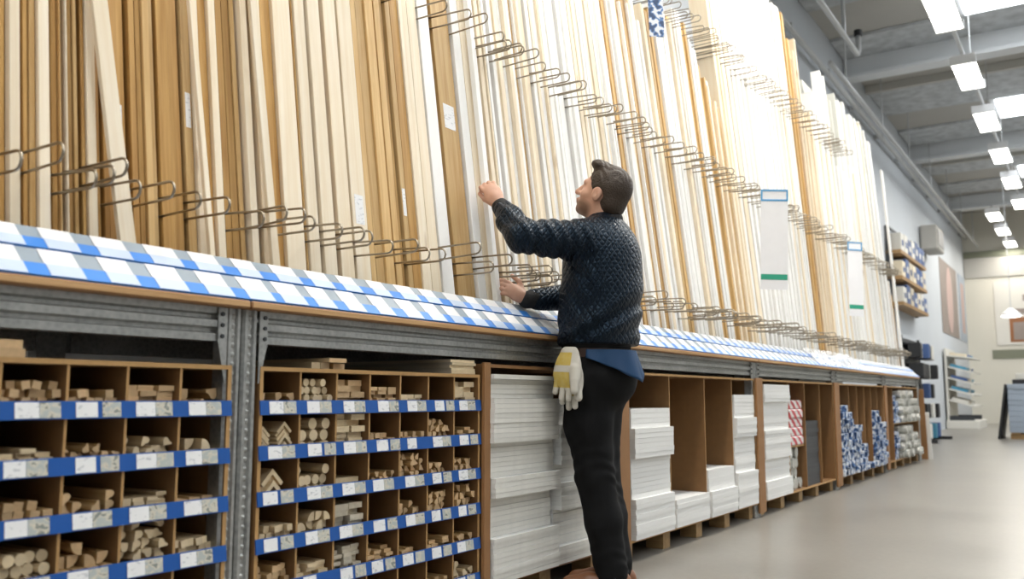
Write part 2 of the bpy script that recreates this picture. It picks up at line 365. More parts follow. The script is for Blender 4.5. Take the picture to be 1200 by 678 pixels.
gv, gf = prism([(-0.056, 1.044), (-0.056, 0.94), (-0.045, 0.86), (0.045, 0.86), (0.056, 0.94), (0.056, 1.044)], 'y', 2.0, 2.026)
plv = [((sx * 0.062 + (0 if sx < 0 else 0) - 0.012, 1.972, 0.945), 0) for sx in (-1, 1)]
pl_me = box(-0.014, 0.014, 1.9705, 1.9745, 0.945, 1.043, M['galv'])
gus = {}
for sgn in (-1, 1):
    prof = [(0.0, 1.043), (0.030 * sgn, 1.043), (0.030 * sgn, 0.95), (0.004 * sgn, 0.84), (0.0, 0.84)]
    v, f = prism(prof, 'y', 1.9715, 1.9745); gus[sgn] = fixn(mesh('gusset', v, f, [M['galv']]))
hole = mesh('bolt', *merge([tube([(0, 1.9665, z), (0, 1.972, z)], 0.006, 6) for z in (0.965, 0.995, 1.025)]), [M['dark']])
for x in POSTS:
    u = obj('upright', ume, None, rack, (x, 0, 0)); d = obj('dimple_row', dme, None, u); d['kind'] = 'stuff'
    for sgn in (-1, 1):
        g = obj('gusset', gus[sgn], None, u, (sgn * 0.056, 0, 0)); obj('bolt_row', hole, None, g, (sgn * 0.018, 0, 0))
    obj('rear_upright', box(-0.05, 0.05, 2.9, 2.95, 0, 4.1, M['galv']), None, rack, (x, 0.02, 0))
# tilted price strip: two rails, each a grey upper face and a blue lower lip, cards clipped on it
A0, A1 = np.array([1.948, 1.068]), np.array([2.083, 1.202])
LEN = float(np.linalg.norm(A1 - A0)); TILT = math.atan2(A1[1] - A0[1], A1[0] - A0[0])
strip = [(0.0, 0.23, 'blue_strip'), (0.23, 0.545, 'grey_strip'), (0.545, 0.745, 'blue_strip'), (0.745, 1.0, 'grey_strip')]
rails = []
for lo, hi in ((0, 1), (2, 3)):
    a, b_ = strip[lo][0] * LEN, strip[lo][1] * LEN; c = strip[hi][1] * LEN
    V, F, I = [], [], []
    for (p, q, h) in ((a + 0.001, b_, 0), (b_, c - 0.002, 1)):
        n = len(V); V += bverts(RX0, RX1, p, q, -0.004, 0.0 if h else 0.0035); F += [tuple(k + n for k in fc) for fc in BF]; I += [h] * 6
    me = mesh('label_rail', V, F, [M['blue_strip'], M['grey_strip']], I)
    o = obj('label_rail', me, None, rack, (0, float(A0[0]), float(A0[1])), (TILT, 0, 0)); rails.append((o, a, b_, c))
cv = box(RX0, RX1, 2.086, 2.092, SHELF_Z + 0.0005, 1.198, M['grey_strip']); obj('strip_backing', cv, None, rack)
PITCH = 0.138
for ri, (o, a, b_, c) in enumerate(rails):
    k = 0; x = 0.30
    while x < RX1 - 0.12:
        wd = 0.083 + rnd.uniform(-0.006, 0.012)
        if x > 6: wd *= 0.9
        me = _cache.get(('lab', ri, round(wd, 3)))
        if me is None:
            V, F, I = [], [], []
            for (p, q, z, mi) in ((a + 0.002, b_ - 0.001, 0.0048, 1), (b_ + 0.0015, c - 0.003, 0.0018, 0)):
                n = len(V); V += bverts(0, wd, p, q, z - 0.001, z); F += [tuple(t + n for t in fc) for fc in BF]; I += [mi] * 6
            me = mesh('price_label', V, F, [M['white_card'], M['pale_card']], I); _cache[('lab', ri, round(wd, 3))] = me
        obj('price_label', me, None, o, (x, 0, 0)); x += PITCH + rnd.uniform(-0.01, 0.012); k += 1
# crinkled clear film over part of the strip
V, F = [], []; nx, ny = 44, 6
for i in range(nx + 1):
    for j in range(ny + 1):
        V.append((7.7 + 1.75 * i / nx, 0.01 + (LEN + 0.01) * j / ny, 0.009 + rnd.random() * 0.022))
for i in range(nx):
    for j in range(ny):
        q = i * (ny + 1) + j; F.append((q, q + ny + 1, q + ny + 2, q + 1))
M['film'] = mat('clear_film', (0.85, 0.87, 0.9), 0.12, spec=0.9, alpha=0.45)
tag(obj('plastic_film', mesh('plastic_film', V, F, [M['film']]), None, None, (0, float(A0[0]), float(A0[1])), (TILT, 0, 0)), 'crinkled clear plastic film lying over the price strip', 'plastic film')

# hairpin dividers on three rails
LEAN = 0.13
def lean_at(x): return LEAN - 0.06 * min(1, max(0, (x - 5) / 4))
def front(z, x=0): return 2.15 + lean_at(x) * (z - 1.105)
ROWS = [(1.345, 0.3), (2.40, 2.4), (3.50, 4.6)]
def hairpin(gap, ln):
    pts = [(0, 0, gap * 0.62)]
    for k in range(7):
        a = math.pi / 2 - math.pi * k / 6
        pts.append((0, -ln - gap / 2 * math.cos(a) , gap / 2 * math.sin(a)))
    pts.append((0, 0, -gap * 0.62))
    return tube(pts, 0.0037, 6)
HP = [mesh('hairpin', *hairpin(g, l), [M['steel_wire']], smooth=True) for g, l in ((0.045, 0.44), (0.045, 0.46), (0.048, 0.42))]
# divider positions are shared by the board bays below
NEAR = [(1.092, 'h'), (1.109, 'p'), (1.142, 'h'), (1.161, 't'), (1.179, 'p'), (1.214, 'h'), (1.226, 'h'), (1.239, 't'), (1.25, 'p'), (1.261, 'h'), (1.279, 't'), (1.296, 'h'), (1.313, 'p'), (1.34, 'h'), (1.361, 'h'), (1.382, 'h'), (1.443, 'h'), (1.469, 'h'), (1.488, 't'), (1.511, 't'), (1.533, 'h'), (1.578, 'h'), (1.62, 't'), (1.656, 'p'), (1.683, 'h'), (1.718, 'p'), (1.752, 'h'), (1.784, 'h'), (1.813, 't'), (1.838, 'p'), (1.872, 't'), (1.892, 'p'), (1.941, 'h'), (1.992, 'p'), (2.079, 't'), (2.093, 'p'), (2.148, 'p'), (2.213, 'h'), (2.234, 'p'), (2.31, 'p'), (2.391, 't'), (2.427, 't'), (2.479, 't'), (2.534, 't'), (2.576, 'h'), (2.601, 't'), (2.637, 'h'), (2.689, 'p'), (2.743, 'p'), (2.809, 'w'), (2.888, 'h'), (2.917, 't'), (3.051, 'w'), (3.114, 'p')]
NX = [a for a, k in NEAR]; DIV = [.40, .48, .57, .66, .74, .82, .90, .96, 1.03]
for hx in (1.137, 1.207, 1.253, 1.295, 1.359, 1.445, 1.554, 1.629, 1.742, 1.834, 1.886, 1.965, 2.043, 2.167, 2.238, 2.317, 2.438, 2.541, 2.612, 2.822, 2.91, 3.04):
    q = min(NX, key=lambda a: abs(a - hx))
    if q not in DIV: DIV.append(q)
DIV.append(3.18)
x = 3.25
while x < 12.6:
    DIV.append(x)
    x += rnd.choice([0.045, 0.06, 0.085, 0.095, 0.11]) if x < 3.4 else rnd.choice([0.055, 0.075, 0.09, 0.115, 0.13])
for zi, (z, xs) in enumerate(ROWS):
    yr = front(z) + 0.27
    obj('divider_rail', box(RX0, RX1, yr, yr + 0.03, z - 0.04, z + 0.04, M['frame']), None, rack)
    for x in DIV:
        if x < xs or x > 12.4 or (zi == 2 and x > 10.2): continue
        obj('hairpin_divider', HP[rnd.randrange(3)], None, rack, (x, min(yr + 0.004, front(z, x) + 0.27), z + rnd.uniform(-0.022, 0.022)), (R(rnd.uniform(-2.0, 2.5)), 0, R(rnd.uniform(-1.2, 1.2))))

# ------------------------------------------------------------------ boards standing in the rack
ZONES = [(1.67, 'above the left pigeonhole cabinet'), (2.82, 'above the right pigeonhole cabinet'), (3.30, "beside the man's raised hand"), (4.05, 'behind the standing man'),
         (6.2, 'above the four bays of white shelf boards'), (8.35, 'above the bay with the dark grey panels'), (10.65, 'above the blue and white packs'), (20, 'at the far end of the rack')]
def zone(x):
    for a, t in ZONES:
        if x < a: return t
KIND = {'pale': ('pale_board', 'pale planed softwood board standing upright', 'pale boards'), 'honey': ('pine_board', 'pine board in shaded honey tone standing upright', 'honey pine boards'),
        'tan': ('pine_board', 'pine board in bounce-golden tan standing upright', 'tan pine boards'), 'white_paint': ('painted_board', 'white painted board standing upright', 'white boards'),
        'grey_paint': ('painted_board', 'grey primed tall panel standing upright', 'grey panels')}
def board(x, t, d, L, kind, y_off=0.0, tilt=0.0, label=None, lean=None, z0=SHELF_Z):
    lean = lean_at(x) if lean is None else lean
    nm, lb, gp = KIND[kind]; zt = zone(x)
    th = -math.atan(lean)
    me = box(-t / 2, t / 2, 0, d, 0, L, M[kind], bev=0.0015 if x < 5 else 0)
    # lift so that the lower front edge rests on the deck
    o = obj(nm, me, None, None, (x, 2.15 + y_off, z0 + 0.001 + 0.0), (th, R(tilt), 0))
    o.location.z += max(0, t / 2 * abs(math.sin(R(tilt)))) + d * math.sin(-th) * 1.0
    tag(o, label or (lb + ' ' + zt), 'board', gp + ' ' + zt)
    return o
# near bays: measured stripes (fill widths in metres, read left to right), then a mix that follows the photograph's tones
near = "p h p t h p h h p t t p h h p p h t p h p p t h p p h p p t t h h p p p t p"
def pick(x):
    r = rnd.random()
    if x < 2.45: return 'honey' if r < 0.52 else ('pale' if r < 0.80 else 'tan')  # large honey share stands in for golden bounce light between pale boards
    if x < 3.3: return 'pale' if r < 0.45 else ('tan' if r < 0.70 else ('honey' if r < 0.86 else 'white_paint'))
    if x < 6.0: return 'white_paint' if r < 0.42 else ('pale' if r < 0.76 else ('tan' if r < 0.93 else 'honey'))
    if x < 7.0: return 'white_paint' if r < 0.5 else ('pale' if r < 0.80 else 'tan')
    if x < 8.5: return 'white_paint' if r < 0.93 else 'pale'
    if x < 9.2: return 'tan' if r < 0.5 else ('honey' if r < 0.65 else 'pale')
    if x < 10.0: return 'white_paint' if r < 0.6 else 'pale'
    if x < 12.0: return 'white_paint' if r < 0.55 else ('grey_paint' if r < 0.88 else 'pale')
    return 'white_paint' if r < 0.6 else 'tan'
def height(x):
    if x < 4.9: return rnd.uniform(2.85, 3.2)
    if x < 5.6: return rnd.uniform(2.2, 2.45)
    if x < 6.1: return rnd.uniform(2.42, 2.6)
    if x < 6.6: return 2.45 - (x - 6.1) * 1.1 + rnd.uniform(-.05, .05)
    if x < 8.0: return rnd.uniform(3.22, 3.32)
    if x < 8.7: return rnd.uniform(3.45, 3.6)
    if x < 9.0: return rnd.uniform(3.1, 3.4)
    if x < 9.7: return rnd.uniform(2.5, 3.0)
    if x < 12.1: return rnd.choice([rnd.uniform(3.1, 3.35), rnd.uniform(2.2, 2.6)])
    if x < 12.4: return rnd.uniform(3.0, 3.2)
    return rnd.uniform(1.0, 1.3)
nb = 0
HELD_X = 3.150
ends = NX[1:] + [3.176]
for (a, k), b_ in zip(NEAR, ends):
    k = {'h': 'honey', 'p': 'pale', 't': 'tan', 'w': 'white_paint'}[k]
    g0 = 0.006 if a in DIV else 0.0012; g1 = 0.006 if (b_ in DIV or b_ > 3.17) else 0.0012
    proud = {'pale': -0.026, 'white_paint': -0.026, 'tan': -0.014, 'honey': -0.008}[k]
    board((a + g0 + b_ - g1) / 2, round(b_ - a - g0 - g1, 4), 0.12, round(rnd.uniform(2.9, 3.2), 2), k, proud + rnd.uniform(0, 0.012))
SEG = [(0.30, DIV[0])] + [(p, q) for p, q in zip(DIV[:8], DIV[1:9])] + [(1.03, 1.09)] + [(p, q) for p, q in zip(DIV + [], DIV[1:] + [12.68]) if p >= 3.18]
for a, b_ in SEG:
    x = a + 0.006; end = b_ - 0.006
    while end - x > 0.011:
        if x < 3.4: t = rnd.choice([0.012, 0.016, 0.02, 0.028, 0.034, 0.045, 0.058])
        elif x < 6.4: t = rnd.choice([0.018, 0.026, 0.034, 0.05])
        else: t = rnd.choice([0.03, 0.045, 0.06])
        if end - x - t < 0.014: t = end - x
        t = round(t, 3); k = pick(x)
        proud = {'pale': -0.028, 'white_paint': -0.024, 'tan': -0.012, 'honey': -0.006, 'grey_paint': 0.0}[k]
        board(x + t / 2, t - 0.002, round(rnd.choice([0.095, 0.12, 0.145]), 3), round(height(x), 2), k, proud + rnd.uniform(0.0, 0.028))
        nb += 1; x += t
# long slanted boards in front of the others
for (x, t, tilt, k, L, yo, lb) in ((1.412, 0.046, -5.6, 'pale', 3.0, -0.055, 'pale board slanting across the honey boards at the left of the rack'), (1.676, 0.018, -2.6, 'pale', 3.0, -0.055, 'thin pale board slanting above the steel post'),
                               (1.915, 0.030, -2.0, 'pale', 2.9, -0.055, 'pale board slanting to the right of the steel post')):
    board(x, t, 0.016, L, k, yo, tilt, label=lb)
held = board(HELD_X, 0.032, 0.025, 2.9, 'white_paint', -0.056, 0.6, label='narrow white board gripped by the man with both hands')
held['group'] = ''; del held['group']
for x, L, yo in ((12.60, 2.85, -.05), (12.655, 2.85, -.05)):
    board(x, 0.05, 0.02, L, 'white_paint', yo, 5.0, label='tall white board leaning outward at the very end of the rack')['group'] = 'white boards leaning at the rack end'
# grey tall panels at the back near the far end
for x, z1, w_ in ((10.0, 3.3, 0.45), (10.6, 3.35, 0.45), (11.2, 3.45, 0.55)):
    for j in range(5):
        o = obj('painted_board', box(-w_ / 10, w_ / 10 - 0.004, 0, 0.03, 0, z1, M['grey_paint']), None, None, (x + j * w_ / 5, 2.345, SHELF_Z + 0.005), (-math.atan(lean_at(x)), 0, 0))
        tag(o, 'tall grey panel standing behind the white boards near the far end', 'board', 'tall grey panels behind')

def ordinal(n):
    a = ['first', 'second', 'third', 'fourth', 'fifth', 'sixth', 'seventh', 'eighth', 'ninth', 'tenth', 'eleventh', 'twelfth', 'thirteenth', 'fourteenth', 'fifteenth', 'sixteenth', 'seventeenth', 'eighteenth', 'nineteenth']
    if n <= 19: return a[n - 1]
    t = ['twenty', 'thirty', 'forty', 'fifty'][n // 10 - 2]
    return (t + '-' + a[n % 10 - 1]) if n % 10 else t[:-1] + 'ieth'
# the near boards can be told apart one by one: count them from the left within their tone and bay
ORDL = {'pale boards': 'pale planed board', 'honey pine boards': 'honey pine board', 'tan pine boards': 'light tan pine board', 'white boards': 'white painted board'}  # honey and tan tones include painted recess shade and bounce
count = {}
for o in sorted([o for o in COL.objects if o.get('category') == 'board' and o.get('group') and 1.04 < o.location.x < 4.05 and o.rotation_euler.y == 0], key=lambda o: o.location.x):
    g = o['group']
    for kk, tx in ORDL.items():
        if g.startswith(kk):
            count[g] = count.get(g, 0) + 1; o['label'] = '%s %s from the left standing %s' % (ordinal(count[g]), tx, zone(o.location.x))
# ------------------------------------------------------------------ cabinets under the deck
def cabinet(name, label, x0, x1, ztop, cols, mats=('hdf', 'hdf_edge_lit'), depth=0.62, zb=0.09):
    t = thing(name, label, 'cabinet', ((x0 + x1) / 2, YF, 0)); ox = -(x0 + x1) / 2
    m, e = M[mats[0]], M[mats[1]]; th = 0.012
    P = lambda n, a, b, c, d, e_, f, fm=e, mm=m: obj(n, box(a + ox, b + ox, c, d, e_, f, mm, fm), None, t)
    P('side_panel', x0, x0 + th, 0, depth, zb, ztop); P('side_panel', x1 - th, x1, 0, depth, zb, ztop)
    P('top_panel', x0 + th, x1 - th, 0, depth, ztop - th, ztop); P('bottom_panel', x0 + th, x1 - th, 0, depth, zb, zb + th)
    P('back_panel', x0 + th, x1 - th, depth - 0.006, depth, zb + th, ztop - th)
    for d in cols: P('divider', d - 0.0035, d + 0.0035, 0.004, depth - 0.008, zb + th, ztop - th)
    n = max(3, round((x1 - x0) / 0.5) + 1)
    for k in range(n):
        xx = x0 + 0.05 + (x1 - x0 - 0.1) * k / (n - 1)
        obj('foot_block', box(-0.045, 0.045, 0, 0.10, 0, zb - 0.0005, M['block']), None, t, (xx + ox, 0.03, 0))
        obj('foot_block', box(-0.045, 0.045, 0, 0.10, 0, zb - 0.0005, M['block']), None, t, (xx + ox, 0.48, 0))
    return t
RAILT = [0.793, 0.667, 0.541, 0.413, 0.287, 0.161]
PW = 0.1515
def pigeon(name, label, x1, ncol=7):
    x0 = x1 - ncol * PW - 0.012
    xs = [x1 - 0.006 - PW * (ncol - k) for k in range(ncol + 1)]
    t = cabinet(name, label, x0, x1, 0.888, xs[1:-1]); ox = -(x0 + x1) / 2
    for i, rt in enumerate(RAILT):
        zs = rt - 0.030
        if i < 6:
            for a, b_ in zip(xs[:-1], xs[1:]):
                obj('shelf', box(0, b_ - a - 0.008, 0.006, 0.60, -0.006, 0, M['hdf'], M['hdf_edge_lit']), None, t, (a + 0.004 + ox, 0, zs))
        # blue price rail, leaning back a little
        rl = obj('price_rail', box(x0 + ox, x1 + ox, -0.004, 0, 0, 0.041, M['blue']), None, t, (0, -0.004, rt - 0.041), (R(-7), 0, 0))
        for k in range(ncol):
            if rnd.random() < 0.03: continue
            s = rnd.uniform(0.012, 0.03)
            w1 = 0.050 + rnd.uniform(-0.003, 0.006)
            obj('price_label', box(0, w1, -0.0055, -0.0045, 0.003, 0.038, M['price_card']), None, rl, (xs[k] + ox + s, 0, 0))
            if rnd.random() < 0.93:
                obj('photo_label', box(0, 0.048, -0.0055, -0.0045, 0.003, 0.038, M['photo_card']), None, rl, (xs[k] + ox + s + w1 + rnd.choice([0.001, 0.001, 0.012]), 0, 0))
    return t, xs
c1, xs1 = pigeon('pigeonhole_cabinet', 'brown pigeonhole cabinet of wood mouldings left of the steel post', 1.633)
c2, xs2 = pigeon('pigeonhole_cabinet', 'brown pigeonhole cabinet of dowels and mouldings right of the steel post', 2.805)

# strips lying in the pigeonholes
LS = 0.54
def extr(profile, m, e):
    v, f = prism(profile, 'y', 0, LS); n = len(profile)
    return fixn(mesh('strip', v, f, [m, e], [0] * n + [1, 1]))
def circ(r, n=12): return [(r * math.cos(2 * math.pi * i / n), r * math.sin(2 * math.pi * i / n)) for i in range(n)]
def rect(w_, h): return [(-w_ / 2, -h / 2), (w_ / 2, -h / 2), (w_ / 2, h / 2), (-w_ / 2, h / 2)]
def ogee(s): return [(x * s, z * s) for x, z in [(-.5, -.42), (.5, -.42), (.5, -.2), (.3, -.1), (.18, .08), (.1, .3), (-.12, .42), (-.3, .4), (-.5, .2)]]
def quarter(s): return [(-.5 * s, -.5 * s), (.5 * s, -.5 * s)] + [(-.5 * s + s * math.cos(a), -.5 * s + s * math.sin(a)) for a in [math.pi / 2 * k / 5 for k in range(1, 6)]]
def angle(s, t): c = 0.7071; return [((x - s * .5) * c - (z - s * .5) * c, (x - s * .5) * c + (z - s * .5) * c) for x, z in [(s, 0), (s, s), (0, s), (0, s - t), (s - t, s - t), (s - t, 0)]]
SP = dict(dowel=('round_dowel', 'dowel'), strip=('square_strip', 'strip'), slat=('wood_lath', 'lath'), ogee=('profiled_moulding', 'moulding'), quarter=('quarter_moulding', 'moulding'), angle=('corner_moulding', 'moulding'))
SD = dict(dowel='round pine dowel', strip='square pine strip', slat='flat pine lath', ogee='profiled pine moulding', quarter='quarter round pine moulding', angle='pine corner moulding')
ORD = ['top', 'second', 'third', 'fourth', 'fifth', 'bottom']
smesh = {}
def smesh_get(kind, s, tone):
    k = (kind, s, tone)
    if k not in smesh:
        m, e = {'p': (M['strip_pale'], M['endgrain_pale']), 'h': (M['strip'], M['endgrain']), 'g': (M['strip_grey'], M['strip_grey'])}[tone]
        pr = dict(dowel=lambda: circ(s / 2), strip=lambda: rect(s, s * 0.92), slat=lambda: rect(s, s * 0.30), ogee=lambda: ogee(s), quarter=lambda: quarter(s), angle=lambda: angle(s, s * 0.2))[kind]()
        smesh[k] = extr(pr, m, e)
    return smesh[k]
def fill(xs, col, row, cabname, colname, kind, s, h, tone):
    """lay pieces of one kind in a bin up to a height h above the rail"""
    xa, xb = xs[col] + 0.006, xs[col + 1] - 0.006
    z = RAILT[row] - 0.0295; top = RAILT[row] + h
    zlim = (0.874 if row == 0 else RAILT[row - 1] - 0.038)
    top = min(top + 0.014, zlim)
    nm, cat = SP[kind]; lab = '%s in the %s row, %s %s' % (SD[kind], ORD[row], colname, cabname)
    grp = '%ss %s row %s %s' % (SD[kind], ORD[row], cabname, colname)
    hh = {'slat': s * 0.30, 'strip': s * 0.92, 'ogee': s * 0.9, 'angle': s * 0.46}.get(kind, s)
    r = 0
    while z + hh <= top + 0.001:
        n = int((xb - xa) / (s * {'angle': 1.41, 'strip': 1.12, 'ogee': 1.08}.get(kind, 1.03))); 
        if n < 1: break
        sp = (xb - xa) / n
        last = z + 2 * hh > top + 0.001
        for k in range(n):
            if last and r > 0 and rnd.random() < (0.35 if kind != 'slat' else 0.15): continue
            if row >= 1 and r == 0 and s < 0.02 and kind in ('strip', 'ogee') and h > 0.02 and rnd.random() < 0.0: continue
            cx_ = xa + sp * (k + 0.5)
            if kind == 'dowel' and r % 2: cx_ += 0.0
            roll = {'dowel': 0, 'slat': rnd.uniform(-1, 1), 'strip': rnd.uniform(-12, 12), 'ogee': rnd.choice([0, 90, 180, 270]) + rnd.uniform(-12, 12), 'quarter': rnd.choice([0, 90, 180, 270]) + rnd.uniform(-4, 4), 'angle': 0}[kind]
            sc = 0.97
            o = obj(nm, smesh_get(kind, s, tone), None, None, (cx_, YF + 0.012 + rnd.uniform(0, 0.030), z + hh / 2 + 0.0005), (0, R(roll), R(rnd.uniform(-0.12, 0.12))))
            tag(o, lab, cat, grp)
        z += hh * (1.0 if kind != 'angle' else 0.62); r += 1
CA, CB = 'left of the steel post', 'right of the steel post'
B1 = {3: 'fourth bin', 4: 'third bin', 5: 'second bin', 6: 'first bin'}
B2 = {0: 'first bin', 1: 'second bin', 2: 'third bin', 3: 'fourth bin', 4: 'fifth bin', 5: 'sixth bin', 6: 'seventh bin'}
T1 = {(0, 3): ('strip', .020, .035, 'h'), (0, 4): ('strip', .020, .012, 'h'), (0, 5): ('slat', .045, .036, 'h'), (0, 6): ('ogee', .034, .040, 'h'),
      (1, 3): ('slat', .034, .016, 'p'), (1, 4): ('ogee', .020, .016, 'h'), (1, 5): ('ogee', .024, .030, 'p'), (1, 6): ('quarter', .028, .030, 'p'),
      (2, 3): ('strip', .022, .018, 'h'), (2, 4): ('ogee', .026, .026, 'h'), (2, 5): ('slat', .030, .014, 'p'), (2, 6): ('strip', .034, .010, 'h'),
      (3, 3): ('dowel', .027, .040, 'p'), (3, 4): ('quarter', .028, .042, 'h'), (3, 5): ('ogee', .026, .074, 'p'), (3, 6): ('strip', .020, .022, 'p'),
      (4, 3): ('strip', .022, .020, 'h'), (4, 4): ('slat', .034, .012, 'h'), (4, 6): ('strip', .022, .010, 'p')}
T2 = {(0, 0): ('ogee', .028, .030, 'h'), (0, 1): ('dowel', .0235, .081, 'p'), (0, 2): ('slat', .062, .078, 'h'), (0, 3): ('slat', .040, .034, 'h'), (0, 4): ('slat', .040, .007, 'p'), (0, 6): ('slat', .064, .078, 'p'),
      (1, 0): ('angle', .040, .040, 'p'), (1, 1): ('dowel', .034, .060, 'p'), (1, 2): ('slat', .062, .078, 'p'), (1, 3): ('strip', .017, .012, 'h'), (1, 4): ('strip', .017, .010, 'h'), (1, 5): ('ogee', .024, .046, 'h'), (1, 6): ('slat', .036, .012, 'h'),
      (2, 0): ('angle', .058, .048, 'p'), (2, 1): ('dowel', .030, .080, 'p'), (2, 2): ('slat', .066, .006, 'p'), (2, 3): ('ogee', .018, .012, 'h'), (2, 4): ('ogee', .022, .066, 'h'), (2, 5): ('quarter', .020, .026, 'h'), (2, 6): ('ogee', .024, .032, 'h'),
      (3, 0): ('strip', .020, .024, 'p'), (3, 1): ('quarter', .026, .048, 'p'), (3, 2): ('slat', .060, .052, 'g'), (3, 4): ('ogee', .024, .026, 'h'), (3, 5): ('ogee', .024, .042, 'h'), (3, 6): ('quarter', .024, .066, 'h'),
      (4, 0): ('strip', .019, .026, 'h'), (4, 1): ('slat', .038, .014, 'p'), (4, 2): ('slat', .036, .042, 'g'), (4, 3): ('slat', .034, .026, 'h'), (4, 4): ('strip', .020, .006, 'h'), (4, 5): ('slat', .036, .012, 'h'), (4, 6): ('ogee', .026, .018, 'h'),
      (5, 4): ('strip', .022, .005, 'h'), (5, 5): ('strip', .022, .015, 'h'), (5, 6): ('ogee', .028, .040, 'p')}
for (r, c), a in T1.items(): fill(xs1, c, r, CA, B1[c], *a)
for (r, c), a in T2.items(): fill(xs2, c, r, CB, B2[c], *a)
# loose boards lying on top of the pigeonhole cabinets
for k, (x, w_, z, h, yo) in enumerate(((1.03, .10, .889, .019, .0), (1.025, .10, .9085, .019, .004))):
    tag(obj('flat_board', box(-w_ / 2, w_ / 2, 0, .55, 0, h, M['strip'], M['endgrain']), None, None, (x, YF + 0.02 + yo, z)), ['lower', 'upper'][k] + ' of two orange-brown boards lying on the left pigeonhole cabinet', 'board')
for k, (x, w_, z, h, yo, m, e) in enumerate(((1.985, .036, .889, .020, .03, 'strip_pale', 'endgrain_pale'), (2.025, .036, .889, .020, .03, 'strip_pale', 'endgrain_pale'), (2.075, .050, .889, .018, .02, 'strip', 'endgrain'), (2.05, .075, .9095, .013, .0, 'strip_pale', 'endgrain'))):
    tag(obj('flat_board', box(-w_ / 2, w_ / 2, 0, .55, 0, h, M[m], M[e]), None, None, (x, YF + 0.01 + yo, z)), ['leftmost small batten', 'middle small batten', 'darker flat batten', 'thin board on top of the battens'][k] + ' lying on the right pigeonhole cabinet', 'board')
for k in range(5):
    tag(obj('flat_board', box(-.075, .075, 0, .56, 0, .010, M['strip_grey'], M['endgrain_pale']), None, None, (2.715 + (k % 2) * .004, YF + 0.012 + (k % 3) * .004, .889 + .0105 * k)), 'thin greyish board in the small stack on the right end of the pigeonhole cabinet', 'board', 'grey boards on the cabinet end')

# cabinets of white boards
def stack(name, label, group, x0, x1, z0, z1, t, m, front_m, depth=0.55, jx=0.004, jy=0.012, packs=True, cat='shelf board', proud=0.02, where=''):
    z = z0; dx = dy = 0; n = 0; made = []; left = 0; sg = 1
    while z + t <= z1 + 0.001:
        if left == 0: left = rnd.randint(4, 9); sg = -sg; dx, dy = rnd.uniform(-jx, jx) * 2, sg * rnd.uniform(.35, 1) * jy
        left -= 1
        o = obj(name, box(x0, x1, 0, depth, 0, t - 0.0008, m, front_m), None, None, (dx + rnd.uniform(-jx, jx) * .3, YF - proud + 0.012 + dy + rnd.uniform(-.003, .003), z))
        tag(o, label, cat, group); z += t; n += 1; made.append(o)
    for q, o in enumerate(reversed(made)): o['label'] = '%s board from the top of %s' % (ordinal(q + 1), where)
c3 = cabinet('panel_cabinet', 'brown cabinet packed with ragged stacks of white boards behind the man', 2.825, 3.83, 0.93, [], ('panel', 'panel'))
stack('white_board', 'thin white board in the tall ragged stack right of the pigeonhole cabinet', 'boards in the tall ragged stack', 2.862, 3.352, .1025, .905, .0188, M['melamine'], M['melamine_edge'], jx=.006, jy=.026, proud=.024, where='the tall ragged white stack right of the pigeonhole cabinets')
stack('white_board', "thin white board in the ragged stack half hidden behind the man's legs", 'boards in the stack behind the man', 3.372, 3.80, .1025, .80, .0188, M['melamine'], M['melamine_edge'], jx=.006, jy=.026, proud=.016, where="the ragged white stack behind the man's legs")
c4 = cabinet('panel_cabinet', 'brown four bay cabinet of white shelf boards right of the man', 4.08, 6.06, 0.93, [4.615, 5.139, 5.617])
for a, b_, z1, t_ in ((4.115, 4.60, .765, 'in the tall stack of the first bay right of the man'), (4.635, 5.125, .275, 'in the lowest stack in the second bay'), (5.155, 5.605, .375, 'in the half height stack of the third bay'), (5.64, 6.035, .825, 'in the tall stack of the fourth bay')):
    stack('white_board', 'white melamine shelf board ' + t_, 'boards ' + t_, a, b_, .1025, z1, .0248, M['melamine'], M['melamine'], jx=.003, jy=.014, proud=.024, where={4.115: 'the white stack just right of the man', 4.635: 'the low white stack second from the man', 5.155: 'the half height white stack third from the man', 5.64: 'the tall white stack fourth from the man'}[a])
c5 = cabinet('panel_cabinet', 'brown cabinet holding white boards, red striped packs and dark grey panels', 6.19, 8.22, 0.93, [6.86, 7.32, 7.78])
stack('white_board', 'white melamine shelf board in the full height stack beside the red striped packs', 'boards beside the red packs', 6.225, 6.835, .1025, .90, .0248, M['melamine'], M['melamine'], jx=.003, jy=.014, proud=.02, where='the white stack beside the red striped packs')
stack('grey_board', 'dark grey board in the anthracite stack', 'dark grey boards', 7.345, 7.76, .1025, .615, .032, M['dark_melamine'], M['dark_melamine'], jx=.002, jy=.003, proud=-.01, where='the dark grey stack')
def stripes():
    m, nt, b = nodes('red_striped_wrap'); L = nt.links.new
    tc = N(nt, 'ShaderNodeTexCoord'); mp = N(nt, 'ShaderNodeMapping'); mp.inputs['Rotation'].default_value = (0, R(-32), 0); L(tc.outputs['Object'], mp.inputs['Vector'])
    wv = N(nt, 'ShaderNodeTexWave'); wv.wave_type = 'BANDS'; wv.bands_direction = 'Z'; wv.inputs['Scale'].default_value = 4.2; wv.inputs['Distortion'].default_value = 1.5; wv.inputs['Detail Scale'].default_value = 6; L(mp.outputs[0], wv.inputs['Vector'])
    cr = N(nt, 'ShaderNodeValToRGB'); cr.color_ramp.elements[0].position = .42; cr.color_ramp.elements[1].position = .48
    cr.color_ramp.elements[0].color = (.55, .03, .05, 1); cr.color_ramp.elements[1].color = (.75, .72, .70, 1)
    L(wv.outputs[0], cr.inputs[0]); L(cr.outputs[0], b.inputs['Base Color']); b.inputs['Roughness'].default_value = .35; return m
M['redwrap'] = stripes()
